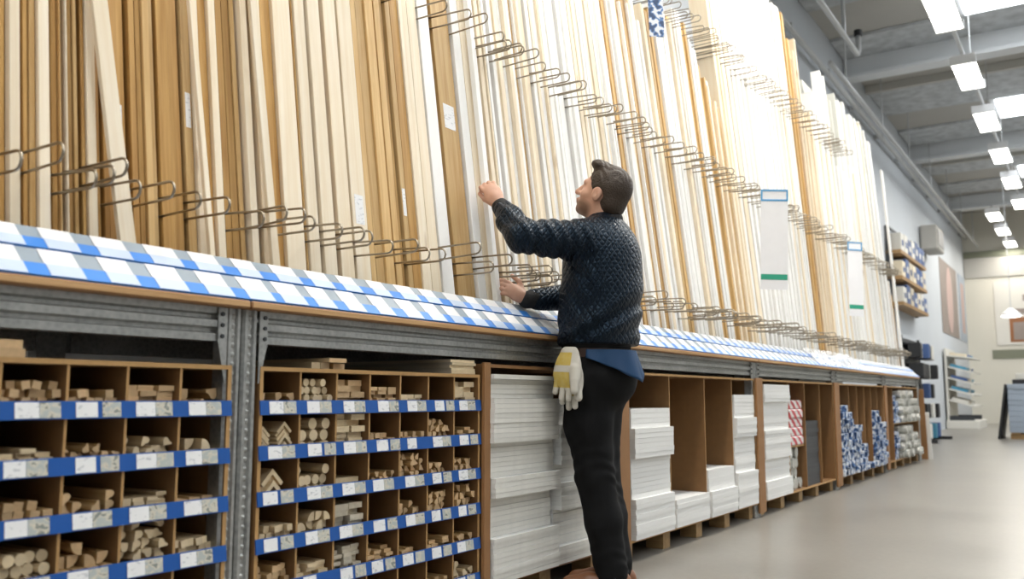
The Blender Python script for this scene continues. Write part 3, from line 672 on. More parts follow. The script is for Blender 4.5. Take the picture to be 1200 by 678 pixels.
obj('shelf', box(-.22, .22, .02, .6, 0, .012, M['hdf'], M['hdf_edge_lit']), None, c5, (7.09 - 7.205, 0, .425))
for k in range(5):
    tag(obj('wrapped_pack', box(-.19, .19, 0, .5, 0, .068, M['redwrap'], bev=.008), None, None, (7.09, YF + .01 + rnd.uniform(0, .01), .438 + .069 * k)), 'white pack with red diagonal stripes on the shelf beside the white boards', 'pack', 'red striped packs')
def cyl(r, ln, n=10):
    v, f = tube([(0, 0, 0), (0, ln, 0)], r, n); return fixn(mesh('tube', v, f, [M['silver']], smooth=False))
tub = cyl(.042, .5)
k = 0
for i in range(4):
    for j in range(3 if i else 4):
        tag(obj('wrapped_roll', tub, None, None, (6.925 + .092 * j, YF + .01 + rnd.uniform(0, .03), .147 + .0845 * i * .93 + (.0)), (0, R(rnd.uniform(0, 90)), 0)), 'silver wrapped roll below the red striped packs', 'roll', 'silver rolls below the red packs')
def bluewrap():
    m, nt, b = nodes('blue_white_printed_wrap'); L = nt.links.new
    tc = N(nt, 'ShaderNodeTexCoord'); oi = N(nt, 'ShaderNodeObjectInfo'); ad = N(nt, 'ShaderNodeVectorMath'); ad.operation = 'ADD'; mul = N(nt, 'ShaderNodeVectorMath'); mul.operation = 'SCALE'; mul.inputs[0].default_value = (5, 3, 7)
    L(oi.outputs['Random'], mul.inputs['Scale']); L(tc.outputs['Object'], ad.inputs[0]); L(mul.outputs[0], ad.inputs[1])
    no = N(nt, 'ShaderNodeTexNoise'); no.inputs['Scale'].default_value = 26; no.inputs['Detail'].default_value = 1; L(ad.outputs[0], no.inputs['Vector'])
    cr = N(nt, 'ShaderNodeValToRGB'); cr.color_ramp.interpolation = 'CONSTANT'; cr.color_ramp.elements[0].color = (.03, .06, .14, 1); cr.color_ramp.elements[1].position = .45; cr.color_ramp.elements[1].color = (.10, .20, .42, 1)
    e = cr.color_ramp.elements.new(.54); e.color = (.65, .68, .72, 1)
    L(no.outputs[0], cr.inputs[0]); L(cr.outputs[0], b.inputs['Base Color']); b.inputs['Roughness'].default_value = .3; return m
M['bluewrap'] = bluewrap()
c6 = cabinet('panel_cabinet', 'brown narrow bay cabinet filled with blue and white printed packs', 8.40, 10.44, 0.93, [8.84, 9.18, 9.50, 9.82, 10.13])
bays = [8.412, 8.84, 9.18, 9.50, 9.82, 10.13, 10.428]; tops = [.78, .56, .36, .22, .70, .58]
pk = box(-.038, .038, 0, .5, 0, .062, M['bluewrap'], bev=.006)
for i in range(6):
    a, b_ = bays[i] + .008, bays[i + 1] - .008; n = int((b_ - a) / .079)
    z = .1025; rr = 0
    while z + .063 < tops[i]:
        for j in range(n):
            if z + .126 >= tops[i] and rnd.random() < .4: continue
            tag(obj('printed_pack', pk, None, None, (a + (b_ - a) * (j + .5) / n, YF - .045 + rnd.uniform(0, .04), z), (0, 0, 0)), 'blue and white printed pack in the %s narrow bay' % ('first', 'second', 'third', 'fourth', 'fifth', 'sixth')[i], 'pack', 'printed packs bay %d' % (i + 1))
        z += .0632; rr += 1
c7 = cabinet('panel_cabinet', 'brown cabinet of silver wrapped tubes at the far end of the rack', 10.58, 12.64, 0.93, [10.98])
obj('shelf', box(-.83, .83, .01, .6, 0, .014, M['hdf'], M['hdf_edge_lit']), None, c7, (11.81 - 11.61, 0, .50))
tub2 = cyl(.048, .5)
for tier, z0 in ((0, .1025), (1, .5145)):
    for j in range(3):
        for i in range(5 if j < 2 else 4):
            tag(obj('printed_pack', pk, None, None, (11.03 + .079 * j, YF - .03 + rnd.uniform(0, .04), z0 + .0632 * i)), 'blue and white printed pack beside the silver tubes, %s far shelf' % ('lower', 'upper')[tier], 'pack', 'printed packs far end %d' % tier)
    for i in range(4):
        for j in range(14 - 2 * i):
            tag(obj('wrapped_tube', tub2, None, None, (11.30 + .0965 * (j + .5 * 0) , YF - .03 + rnd.uniform(-.05, .04), z0 + .048 + .0965 * i * .97), (0, R(rnd.uniform(0, 90)), 0)), 'silver wrapped tube on the %s shelf at the far end' % ('lower', 'upper')[tier], 'tube', 'silver tubes tier %d' % tier)
# brown filler boards covering the uprights between the cabinets
for cb, px_, w_ in ((c4, 3.965, .20), (c5, 6.125, .13), (c6, 8.31, .17), (c7, 10.51, .13)):
    obj('filler_panel', box(-w_ / 2, w_ / 2, -.018, -.0025, .03, .935, M['panel'], bev=.001), None, cb, (px_ - cb.location.x, 0, 0))
obj('filler_panel', box(-.020, .020, -.018, -.0025, .03, .935, M['panel'], bev=.001), None, c3, (2.832 - c3.location.x, 0, 0))
tag(obj('printed_tag', box(-.05, .05, 0, .006, -.5, 0, M['bluewrap']), None, None, (5.22, 2.28, 3.62), (R(-6), 0, R(-50))), 'blue patterned tag hanging at the top of the white boards', 'tag')
# panels leaning at the rack end
tag(obj('end_panel', box(-.012, .012, 0, .62, 0, .92, M['panel']), None, None, (12.99, 1.93, .001), (0, R(-7), 0)), 'brown panel leaning against the far end of the rack', 'panel')
tag(obj('end_panel', box(-.012, .012, 0, .50, 0, .62, M['white_paint']), None, None, (13.16, 1.90, .0), (0, R(-12), 0)), 'white panel leaning against the brown panel at the rack end', 'panel')
for x, yo, L in ((12.72, -.02, 1.15),):
    pass
# hanging information tags
def info(x, y, z, h, w_, rz, lab):
    t = thing('hanging_tag', lab, 'tag', (x, y, z - h), None, (R(-3.0), R(2.5), R(rz)))
    obj('card', box(-w_ / 2, w_ / 2, 0, .004, 0, h, M['white_card']), None, t)
    obj('green_band', box(-w_ / 2 + .004, w_ / 2 - .004, -.002, 0, .07, .11, M['green']), None, t)
    V = [bverts(-w_ / 2, w_ / 2, -.004, 0, h - .012, h), bverts(-w_ / 2, w_ / 2, -.004, 0, h - .085, h - .073), bverts(-w_ / 2, -w_ / 2 + .012, -.004, 0, h - .073, h - .012), bverts(w_ / 2 - .012, w_ / 2, -.004, 0, h - .073, h - .012)]
    v, f = merge([(q, BF) for q in V]); obj('blue_clip', mesh('blue_clip', v, f, [M['clipblue']]), None, t)
info(6.28, 1.875, 2.29, .73, .19, -65, 'long white hanging card with blue clip and green band on the rack dividers')
info(9.0, 1.90, 2.31, .73, .15, -50, 'smaller looking hanging card with blue clip and green band towards the far end')
# barcode stickers are parts of the boards they are stuck on: find the nearest near-bay board
def sticker(x, z, h=.11):
    best = min([o for o in COL.objects if o.type == 'MESH' and o.name.startswith(('pale_board', 'pine_board')) and o.dimensions.x > .027 and o.rotation_euler.y == 0], key=lambda o: abs(o.location.x - x))
    ww = best.dimensions.x * .62
    obj('sticker', box(-ww / 2, ww / 2, -.0008, -.0002, 0, h, M['price_card']), None, best, (0, 0, z - best.location.z))
bpy.context.view_layer.update()
for x, z in ((1.42, 1.50), (1.62, 1.60), (2.35, 1.42), (3.05, 1.95), (1.08, 1.16), (2.6, 1.50)): sticker(x, z)


# ------------------------------------------------------------------ the man: surfaces grown from distance fields
class Field:
    def __init__(self, lo, hi, h):
        self.lo = np.array(lo, float); self.h = h
        self.n = np.ceil((np.array(hi) - self.lo) / h).astype(int) + 1
        self.D = np.full(self.n, 0.3, np.float32)
    def sub(self, lo, hi):
        a = np.clip(np.floor((np.array(lo) - self.lo) / self.h).astype(int), 0, self.n); b = np.clip(np.ceil((np.array(hi) - self.lo) / self.h).astype(int) + 1, 0, self.n)
        sl = tuple(slice(i, j) for i, j in zip(a, b))
        ax = [self.lo[i] + self.h * np.arange(a[i], b[i]) for i in range(3)]
        return sl, np.stack(np.meshgrid(*ax, indexing='ij'), -1)
    def blend(self, sl, d, k, cut=False):
        o = self.D[sl]
        if cut: self.D[sl] = np.maximum(o, -d); return
        if k <= 0: self.D[sl] = np.minimum(o, d); return
        hh = np.clip(0.5 + 0.5 * (o - d) / k, 0, 1); self.D[sl] = o * (1 - hh) + d * hh - k * hh * (1 - hh)
    def cone(self, a, b, ra, rb, k=0.02, sc=(1, 1, 1)):
        a, b = np.array(a, float), np.array(b, float); sc = np.array(sc, float); m = max(ra, rb) * max(1, sc.max()) + k + 3 * self.h
        sl, P = self.sub(np.minimum(a, b) - m, np.maximum(a, b) + m)
        if P.size == 0: return
        A = np.zeros(3); B = (b - a) / sc; Q = (P - a) / sc
        L2 = B @ B
        t = np.clip((Q @ B) / max(L2, 1e-9), 0, 1); d = np.linalg.norm(Q - t[..., None] * B, axis=-1) - (ra + (rb - ra) * t)
        self.blend(sl, d * sc.min(), k)
    def chain(self, pts, k=0.02, sc=(1, 1, 1)):
        for (p, r), (q, s) in zip(pts[:-1], pts[1:]): self.cone(p, q, r, s, k, sc)
    def ell(self, c, r, rot=None, k=0.02, cut=False):
        c = np.array(c, float); r = np.array(r, float); m = r.max() + k + 3 * self.h
        sl, P = self.sub(c - m, c + m)
        if P.size == 0: return
        Q = P - c
        if rot is not None: Q = Q @ rot        # columns of rot are the local axes
        k0 = np.linalg.norm(Q / r, axis=-1); k1 = np.linalg.norm(Q / (r * r), axis=-1) + 1e-9
        self.blend(sl, k0 * (k0 - 1) / k1, k, cut)
    def keep(self, fn):
        ax = [self.lo[i] + self.h * np.arange(self.n[i]) for i in range(3)]
        P = np.stack(np.meshgrid(*ax, indexing='ij'), -1); self.D = np.maximum(self.D, fn(P).astype(np.float32))
    def disp(self, fn):
        idx = np.argwhere(np.abs(self.D) < 0.03)
        P = self.lo + idx * self.h
        self.D[tuple(idx.T)] += fn(P).astype(np.float32)
    def mesh(self, name, smooth=1):
        D = self.D; D = np.pad(D, 1, constant_values=0.3); lo = self.lo - self.h
        s = D < 0; n = np.array(D.shape)
        c = [s[i:n[0] - 1 + i, j:n[1] - 1 + j, k:n[2] - 1 + k] for i in (0, 1) for j in (0, 1) for k in (0, 1)]
        cnt = sum(x.astype(np.int8) for x in c); act = (cnt > 0) & (cnt < 8)
        ids = np.argwhere(act); vid = np.full(act.shape, -1, np.int64); vid[act] = np.arange(len(ids))
        acc = np.zeros((len(ids), 3)); num = np.zeros(len(ids))
        cor = [(i, j, k) for i in (0, 1) for j in (0, 1) for k in (0, 1)]
        for a in cor:
            for ax in range(3):
                if a[ax]: continue
                b = list(a); b[ax] = 1
                da = D[ids[:, 0] + a[0], ids[:, 1] + a[1], ids[:, 2] + a[2]]; db = D[ids[:, 0] + b[0], ids[:, 1] + b[1], ids[:, 2] + b[2]]
                m = (da < 0) != (db < 0); t = np.where(m, da / np.where(m, da - db, 1), 0)
                p = np.array(a, float)[None] + np.zeros((len(ids), 1)); p[:, ax] += t
                acc[m] += p[m]; num[m] += 1
        V = lo + (ids + acc / num[:, None]) * self.h
        F = []
        for ax in range(3):
            u, v = (ax + 1) % 3, (ax + 2) % 3
            sa = [slice(None)] * 3; sb = [slice(None)] * 3; sa[ax] = slice(0, -1); sb[ax] = slice(1, None)
            A, B = s[tuple(sa)], s[tuple(sb)]; e = np.argwhere(A != B)
            e = e[(e[:, u] > 0) & (e[:, v] > 0) & (e[:, u] < n[u] - 1) & (e[:, v] < n[v] - 1)]
            q = []
            for du, dv in ((1, 1), (0, 1), (0, 0), (1, 0)):
                w_ = e.copy(); w_[:, u] -= du; w_[:, v] -= dv; q.append(vid[w_[:, 0], w_[:, 1], w_[:, 2]])
            q = np.stack(q, 1); inside = A[e[:, 0], e[:, 1], e[:, 2]]
            q[~inside] = q[~inside][:, ::-1]; F.append(q)
        F = np.concatenate(F)
        me = bpy.data.meshes.new(name); me.vertices.add(len(V)); me.loops.add(F.size); me.polygons.add(len(F))
        me.vertices.foreach_set('co', V.astype(np.float32).ravel()); me.loops.foreach_set('vertex_index', F.astype(np.int32).ravel())
        me.polygons.foreach_set('loop_start', np.arange(0, F.size, 4, dtype=np.int32)); me.polygons.foreach_set('loop_total', np.full(len(F), 4, np.int32))
        me.polygons.foreach_set('use_smooth', np.ones(len(F), bool)); me.update(calc_edges=True); me.validate()
        if smooth:
            bm = bmesh.new(); bm.from_mesh(me)
            for _ in range(smooth): bmesh.ops.smooth_vert(bm, verts=bm.verts, factor=0.5, use_axis_x=True, use_axis_y=True, use_axis_z=True)
            bm.to_mesh(me); bm.free()
            me.polygons.foreach_set('use_smooth', np.ones(len(me.polygons), bool))
        return me
V3 = lambda *a: np.array(a, float)
J = dict(neck=V3(3.435, 1.752, 1.555), shL=V3(3.268, 1.785, 1.455), shR=V3(3.605, 1.775, 1.480), elL=V3(3.005, 1.905, 1.445), wrL=V3(3.085, 2.062, 1.598), elR=V3(3.50, 1.935, 1.255), wrR=V3(3.268, 2.045, 1.222),
         chest=V3(3.43, 1.775, 1.36), waist=V3(3.43, 1.795, 1.10), pel=V3(3.43, 1.80, 0.95), hipL=V3(3.36, 1.81, 0.90), hipR=V3(3.49, 1.82, 0.905), knL=V3(3.382, 1.785, 0.47), knR=V3(3.465, 1.800, 0.48), anL=V3(3.390, 1.722, 0.085), anR=V3(3.482, 1.745, 0.085))
HT = R(25); hf = V3(-0.06, math.cos(HT), math.sin(HT)); hf /= np.linalg.norm(hf); hr = V3(1, 0.06 * math.cos(HT), 0); hr /= np.linalg.norm(hr); hu = np.cross(hr, hf); H0 = V3(3.43, 1.758, 1.682)
HR = np.stack([hr, hf, hu], 1)
hd = lambda r, f, u: H0 + hr * r + hf * f + hu * u
# hands: palm centre, direction of fingers, back-of-hand normal, thumb side
def hand(F, wrist, d, nrm, side, curl, spread=1.0, thumb=(0.6, 0.5, 0.2)):
    d = d / np.linalg.norm(d); nrm = nrm - d * (nrm @ d); nrm /= np.linalg.norm(nrm); t = np.cross(d, nrm) * side
    pc = wrist + d * 0.052
    F.ell(pc, (0.040, 0.050, 0.017), np.stack([t, d, nrm], 1), 0.012)
    F.cone(wrist - d * 0.03, wrist + d * 0.03, 0.026, 0.028, 0.015)
    for i, (o, ln) in enumerate(((0.029, 0.068), (0.010, 0.076), (-0.010, 0.070), (-0.028, 0.055))):
        p = wrist + d * 0.088 + t * o - nrm * 0.002 - d * (0.006 if i == 3 else 0); cur = p; ang = 0.0; r = 0.0098 - 0.0006 * i
        for sgm, fr in enumerate((0.42, 0.32, 0.26)):
            ang += curl[i][sgm]; v = d * math.cos(ang) - nrm * math.sin(ang) + t * o * 1.2 * spread
            nx = cur + v / np.linalg.norm(v) * ln * fr; F.cone(cur, nx, r, r - 0.0007, 0.006); cur = nx; r -= 0.0007
    a = wrist + d * 0.022 + t * 0.022; b = a + (t * thumb[0] + d * thumb[1] - nrm * thumb[2]) * 0.048; c = b + (t * thumb[0] * 0.35 + d * (thumb[1] + 0.35) - nrm * (thumb[2] + 0.25)) * 0.042
    F.cone(a, b, 0.0155, 0.0125, 0.012); F.cone(b, c, 0.0115, 0.0095, 0.005)
B = Field((2.93, 1.55, 0.02), (3.75, 2.28, 1.83), 0.005)
B.ell(hd(0, -0.015, 0.03), (0.074, 0.096, 0.090), HR, 0.0)
B.ell(hd(0, 0.030, -0.022), (0.060, 0.066, 0.094), HR, 0.03)
B.ell(hd(0, 0.042, -0.078), (0.050, 0.048, 0.036), HR, 0.025)
B.ell(hd(0, 0.076, -0.097), (0.021, 0.018, 0.017), HR, 0.02)
B.cone(hd(0, 0.093, 0.012), hd(0, 0.119, -0.028), 0.010, 0.0135, 0.012)
B.cone(hd(-0.012, 0.102, -0.030), hd(0.012, 0.102, -0.030), 0.009, 0.009, 0.008)
for s in (-1, 1):
    B.cone(hd(0.012 * s, 0.092, 0.026), hd(0.045 * s, 0.074, 0.024), 0.011, 0.010, 0.014)
    B.ell(hd(0.030 * s, 0.092, 0.006), (0.014, 0.010, 0.009), HR, 0, True)
    B.ell(hd(0.046 * s, 0.056, -0.028), (0.018, 0.022, 0.018), HR, 0.02)
    B.ell(hd(0.077 * s, -0.010, -0.010), (0.010, 0.023, 0.033), HR, 0.006)
    B.ell(hd(0.088 * s, -0.006, -0.008), (0.006, 0.012, 0.018), HR, 0, True)
B.cone(hd(-0.016, 0.098, -0.056), hd(0.016, 0.098, -0.056), 0.007, 0.007, 0.006); B.cone(hd(-0.014, 0.095, -0.068), hd(0.014, 0.095, -0.068), 0.0075, 0.0075, 0.006)
B.cone(hd(0, -0.020, -0.050), J['neck'] + V3(0, 0.005, -0.06), 0.056, 0.066, 0.03)
B.cone(J['chest'], J['waist'], 0.155, 0.145, 0.03, (1, 0.66, 1)); B.cone(J['waist'], J['pel'], 0.145, 0.160, 0.03, (1, 0.70, 1)); B.cone(J['shL'], J['shR'], 0.06, 0.06, 0.04)
B.chain([(J['shL'], 0.055), (J['elL'], 0.042), (J['wrL'], 0.028)]); B.chain([(J['shR'], 0.055), (J['elR'], 0.042), (J['wrR'], 0.028)])
for s in 'LR': B.chain([(J['hip' + s], 0.080), (J['kn' + s], 0.052), (J['an' + s], 0.036)])
hand(B, J['wrL'] + V3(-0.001, 0.010, 0.015), V3(-0.10, 0.50, 0.86), V3(-0.86, -0.50, 0.15), -1, [(0.5, 0.9, 0.7), (0.45, 0.95, 0.7), (0.4, 0.9, 0.7), (0.35, 0.8, 0.6)], 0.6, (0.35, 0.75, 0.45))
hand(B, J['wrR'] + V3(-0.010, 0.008, 0.004), V3(-0.72, 0.38, 0.40), V3(-0.35, -0.85, 0.25), 1, [(0.3, 0.5, 0.4), (0.4, 0.6, 0.5), (0.45, 0.7, 0.5), (0.5, 0.8, 0.5)], 0.8, (0.85, 0.55, 0.0))
def skin():
    m, nt, b = nodes('skin'); L = nt.links.new
    tc = N(nt, 'ShaderNodeTexCoord')
    # stubble on jaw and chin: an ellipsoid around the jaw in object space (a colour of the face itself)
    c = hd(0, 0.052, -0.088)
    sb = N(nt, 'ShaderNodeVectorMath'); sb.operation = 'SUBTRACT'; sb.inputs[1].default_value = tuple(c); L(tc.outputs['Object'], sb.inputs[0])
    dv_ = N(nt, 'ShaderNodeVectorMath'); dv_.operation = 'DIVIDE'; dv_.inputs[1].default_value = (0.085, 0.075, 0.050); L(sb.outputs[0], dv_.inputs[0])
    ln = N(nt, 'ShaderNodeVectorMath'); ln.operation = 'LENGTH'; L(dv_.outputs[0], ln.inputs[0])
    mr = N(nt, 'ShaderNodeMapRange'); mr.inputs[1].default_value = 0.75; mr.inputs[2].default_value = 1.05; mr.inputs[3].default_value = 0.80; mr.inputs[4].default_value = 0.0; L(ln.outputs['Value'], mr.inputs[0])
    no = N(nt, 'ShaderNodeTexNoise'); no.inputs['Scale'].default_value = 35; L(tc.outputs['Object'], no.inputs['Vector'])
    m1 = N(nt, 'ShaderNodeMix'); m1.data_type = 'RGBA'; m1.inputs[6].default_value = (0.56, 0.31, 0.215, 1); m1.inputs[7].default_value = (0.66, 0.39, 0.28, 1); L(no.outputs['Fac'], m1.inputs[0])
    m2 = N(nt, 'ShaderNodeMix'); m2.data_type = 'RGBA'; L(mr.outputs[0], m2.inputs[0]); L(m1.outputs[2], m2.inputs[6]); m2.inputs[7].default_value = (0.12, 0.062, 0.032, 1)
    L(m2.outputs[2], b.inputs['Base Color']); b.inputs['Roughness'].default_value = 0.5; b.inputs['Subsurface Weight'].default_value = 0.08; b.inputs['Subsurface Radius'].default_value = (0.02, 0.008, 0.004)
    return m
man = obj('person', B.mesh('person', 1), skin()); tag(man, 'man in dark quilted jacket and black trousers reaching up to the boards', 'person')
# hair
Hh = Field(H0 - 0.19, H0 + 0.19, 0.004)
Hh.ell(hd(0, -0.020, 0.036), (0.083, 0.105, 0.098), HR, 0.0)
Hh.ell(hd(0, 0.052, 0.112), (0.056, 0.048, 0.026), HR, 0.02)
Hh.ell(hd(0, -0.062, -0.028), (0.068, 0.056, 0.062), HR, 0.02)
def hairline(P):
    Q = (P - H0) @ HR; f, u = Q[..., 1], Q[..., 2]
    d = (f - (0.022 + 0.72 * u)) * 0.8
    ear = 0.030 - np.sqrt((f + 0.008) ** 2 + (u + 0.012) ** 2)
    return np.maximum(np.maximum(d, ear), -(u + 0.105))
Hh.keep(hairline)
Hh.disp(lambda P: 0.0020 * np.sin(P[:, 0] * 260 + 4 * np.sin(P[:, 1] * 60)) * (P[:, 2] > H0[2] + 0.03))
M['hair'] = mat('dark_brown_hair', (0.040, 0.025, 0.015), 0.55, var=0.4, nscale=90, bump=0.5, bscale=150)
obj('hair', Hh.mesh('hair', 1), M['hair'], man)
M['eye'] = mat('eye_white', (0.75, 0.74, 0.72), 0.2); M['iris'] = mat('dark_iris', (0.03, 0.02, 0.015), 0.2)
for s in (-1, 1):
    v, f = tube([tuple(hd(0.030 * s, 0.070 + 0.012 * (1 - math.cos(a)) , 0.006)) for a in (0, .8, 1.2, 1.5)], [0.010, 0.0095, 0.007, 0.003], 10)
    e = obj('eye', mesh('eye', v, f, [M['eye']], smooth=True), None, man)
# jacket
K = Field((2.90, 1.52, 0.97), (3.76, 2.12, 1.62), 0.005)
K.cone(V3(3.43, 1.775, 1.36), V3(3.43, 1.785, 1.08), 0.193, 0.204, 0.03, (1, 0.80, 1))
K.cone(V3(3.43, 1.785, 1.10), V3(3.43, 1.795, 1.035), 0.204, 0.188, 0.03, (1, 0.80, 0.6))
K.cone(J['shL'] + V3(0.03, 0, 0), J['shR'] - V3(0.03, 0, 0), 0.080, 0.080, 0.05)
K.cone(V3(3.43, 1.735, 1.40), V3(3.43, 1.735, 1.28), 0.165, 0.17, 0.06, (1, 0.75, 1))
for s in 'LR': K.cone(J['neck'] + V3(0, 0, -0.055), J['sh' + s] + V3(0, 0, 0.005), 0.070, 0.070, 0.05)
K.cone(J['neck'] + V3(0, -0.002, -0.05), J['neck'] + V3(0, 0.004, -0.008), 0.078, 0.073, 0.02)
fL = J['elL'] + (J['wrL'] - J['elL']) * 0.86; fR = J['elR'] + (J['wrR'] - J['elR']) * 0.86
K.chain([(J['shL'], 0.086), (J['shL'] * .45 + J['elL'] * .55, 0.074), (J['elL'], 0.064), (J['elL'] * .45 + J['wrL'] * .55, 0.054), (fL, 0.043)], 0.025)
K.chain([(J['shR'], 0.084), (J['elR'], 0.064), (fR, 0.044)], 0.025)
def folds(P):
    x, y, z = P[:, 0], P[:, 1], P[:, 2]; s = y * 0.9 - x * 0.45
    tor = np.clip((1.36 - z) / 0.15, 0, 1) * np.clip((z - 1.03) / 0.06, 0, 1)
    dg = np.sin((z * 1.0 + s * 0.75) * 40 + 1.5 * np.sin(z * 17 + s * 9)) * 0.0075 * (1.3 - np.clip((z - 1.05) / 0.3, 0, 1))
    arm = (x < 3.24) * 0.004 * np.sin((z * 0.5 - y * 0.7 + x * 0.9) * 95)
    return dg * tor + arm
K.disp(folds)
K.keep(lambda P: (1.022 + 0.00 * P[..., 0] - P[..., 2]))
def jacket_mat():
    m, nt, b = nodes('quilted_navy_nylon'); L = nt.links.new
    tc = N(nt, 'ShaderNodeTexCoord'); sp = N(nt, 'ShaderNodeSeparateXYZ'); L(tc.outputs['Object'], sp.inputs[0])
    nw = N(nt, 'ShaderNodeTexNoise'); nw.inputs['Scale'].default_value = 16; nw.inputs['Detail'].default_value = 2; L(tc.outputs['Object'], nw.inputs['Vector'])
    ws_ = N(nt, 'ShaderNodeVectorMath'); ws_.operation = 'SCALE'; ws_.inputs['Scale'].default_value = 0.028; L(nw.outputs['Color'], ws_.inputs[0])
    wob = N(nt, 'ShaderNodeVectorMath'); wob.operation = 'ADD'; L(tc.outputs['Object'], wob.inputs[0]); L(ws_.outputs[0], wob.inputs[1])
    def lin(cx_, cy_, cz):
        d = N(nt, 'ShaderNodeVectorMath'); d.operation = 'DOT_PRODUCT'; d.inputs[1].default_value = (cx_, cy_, cz); L(wob.outputs[0], d.inputs[0])
        s = N(nt, 'ShaderNodeMath'); s.operation = 'SINE'; L(d.outputs['Value'], s.inputs[0]); a = N(nt, 'ShaderNodeMath'); a.operation = 'ABSOLUTE'; L(s.outputs[0], a.inputs[0]); return a.outputs[0]
    k = 150
    a, c = lin(-0.5 * k, 0.85 * k, 0.62 * k), lin(-0.5 * k, 0.85 * k, -0.62 * k)
    mn = N(nt, 'ShaderNodeMath'); mn.operation = 'MINIMUM'; L(a, mn.inputs[0]); L(c, mn.inputs[1])
    pw = N(nt, 'ShaderNodeMath'); pw.operation = 'POWER'; pw.inputs[1].default_value = 0.5; L(mn.outputs[0], pw.inputs[0])
    no = N(nt, 'ShaderNodeTexNoise'); no.inputs['Scale'].default_value = 45; no.inputs['Detail'].default_value = 3; L(tc.outputs['Object'], no.inputs['Vector'])
    mm = N(nt, 'ShaderNodeMath'); mm.operation = 'MULTIPLY_ADD'; mm.inputs[1].default_value = 0.7; L(no.outputs['Fac'], mm.inputs[0]); L(pw.outputs[0], mm.inputs[2])
    bp_ = N(nt, 'ShaderNodeBump'); bp_.inputs['Strength'].default_value = 0.75; bp_.inputs['Distance'].default_value = 0.006; L(mm.outputs[0], bp_.inputs['Height']); L(bp_.outputs[0], b.inputs['Normal'])
    b.inputs['Base Color'].default_value = (0.005, 0.0065, 0.010, 1); b.inputs['Roughness'].default_value = 0.42; b.inputs['Specular IOR Level'].default_value = 0.32; b.inputs['Specular Tint'].default_value = (0.40, 0.68, 1.0, 1)
    return m
jk = obj('jacket', K.mesh('jacket', 1), jacket_mat(), man)
M['rib_knit'] = mat('black_rib_knit', (0.010, 0.010, 0.011), 0.8, bump=0.3, bscale=120)
Q = Field((3.2, 1.6, 0.97), (3.68, 2.0, 1.08), 0.005)
Q.cone(V3(3.43, 1.797, 1.030), V3(3.43, 1.800, 1.002), 0.178, 0.172, 0.005, (1, 0.80, 0.35))
obj('hem_band', Q.mesh('hem_band', 1), M['rib_knit'], jk)
for p_, e_ in ((fL, (J['wrL'] - J['elL']) * 0.16), (fR, (J['wrR'] - J['elR']) * 0.16)):
    Q = Field(p_ - 0.1, p_ + 0.1, 0.004); Q.cone(p_, p_ + e_, 0.041, 0.038, 0.004); obj('cuff', Q.mesh('cuff', 1), M['rib_knit'], jk)
# stand-up collar: a ring open at the throat
Q2 = Field(J['neck'] - 0.14, J['neck'] + 0.12, 0.004)
Q2.cone(J['neck'] + V3(0, -0.004, -0.03), J['neck'] + V3(0, -0.004, 0.012), 0.077, 0.075, 0)
Q2.keep(lambda P: 0.066 - np.linalg.norm(P[..., :2] - (J['neck'] + V3(0, -0.004, 0))[:2], axis=-1))
Q2.keep(lambda P: P[..., 2] - (J['neck'][2] + 0.006 - 0.30 * (P[..., 1] - J['neck'][1])))
obj('collar', Q2.mesh('collar', 1), M['rib_knit'], jk)
# trousers
Tq = Field((3.16, 1.58, 0.03), (3.72, 2.06, 1.06), 0.005)
Tq.cone(V3(3.43, 1.800, 1.02), V3(3.43, 1.800, 0.90), 0.165, 0.184, 0.03, (1, 0.82, 1))
Tq.ell(V3(3.43, 1.755, 0.90), (0.155, 0.125, 0.13), None, 0.05)
for s in 'LR':
    sg = -1 if s == 'L' else 1
    Tq.chain([(J['hip' + s] + V3(0, -0.005, 0), 0.112), (J['hip' + s] * .5 + J['kn' + s] * .5 + V3(0, 0.012, 0), 0.098), (J['kn' + s], 0.078), (J['kn' + s] * .55 + J['an' + s] * .45 + V3(0, -0.004, 0), 0.074), (J['an' + s] + V3(0, -0.004, 0.0), 0.066)], 0.03)
def tf(P):
    x, y, z = P[:, 0], P[:, 1], P[:, 2]
    kn = np.exp(-((z - 0.48) / 0.13) ** 2); an = np.exp(-((z - 0.12) / 0.09) ** 2)
    return 0.0022 * np.sin(z * 80 + y * 55 + 3 * np.sin(x * 25 + z * 20)) * (kn + an) + 0.0015 * np.sin(z * 35 - y * 60)
Tq.disp(tf); Tq.keep(lambda P: P[..., 2] - 1.012); Tq.keep(lambda P: 0.062 - P[..., 2])
M['denim'] = mat('black_denim', (0.0050, 0.0052, 0.0058), 0.8, spec=0.2, bump=0.15, bscale=300)
obj('trousers', Tq.mesh('trousers', 1), M['denim'], man)
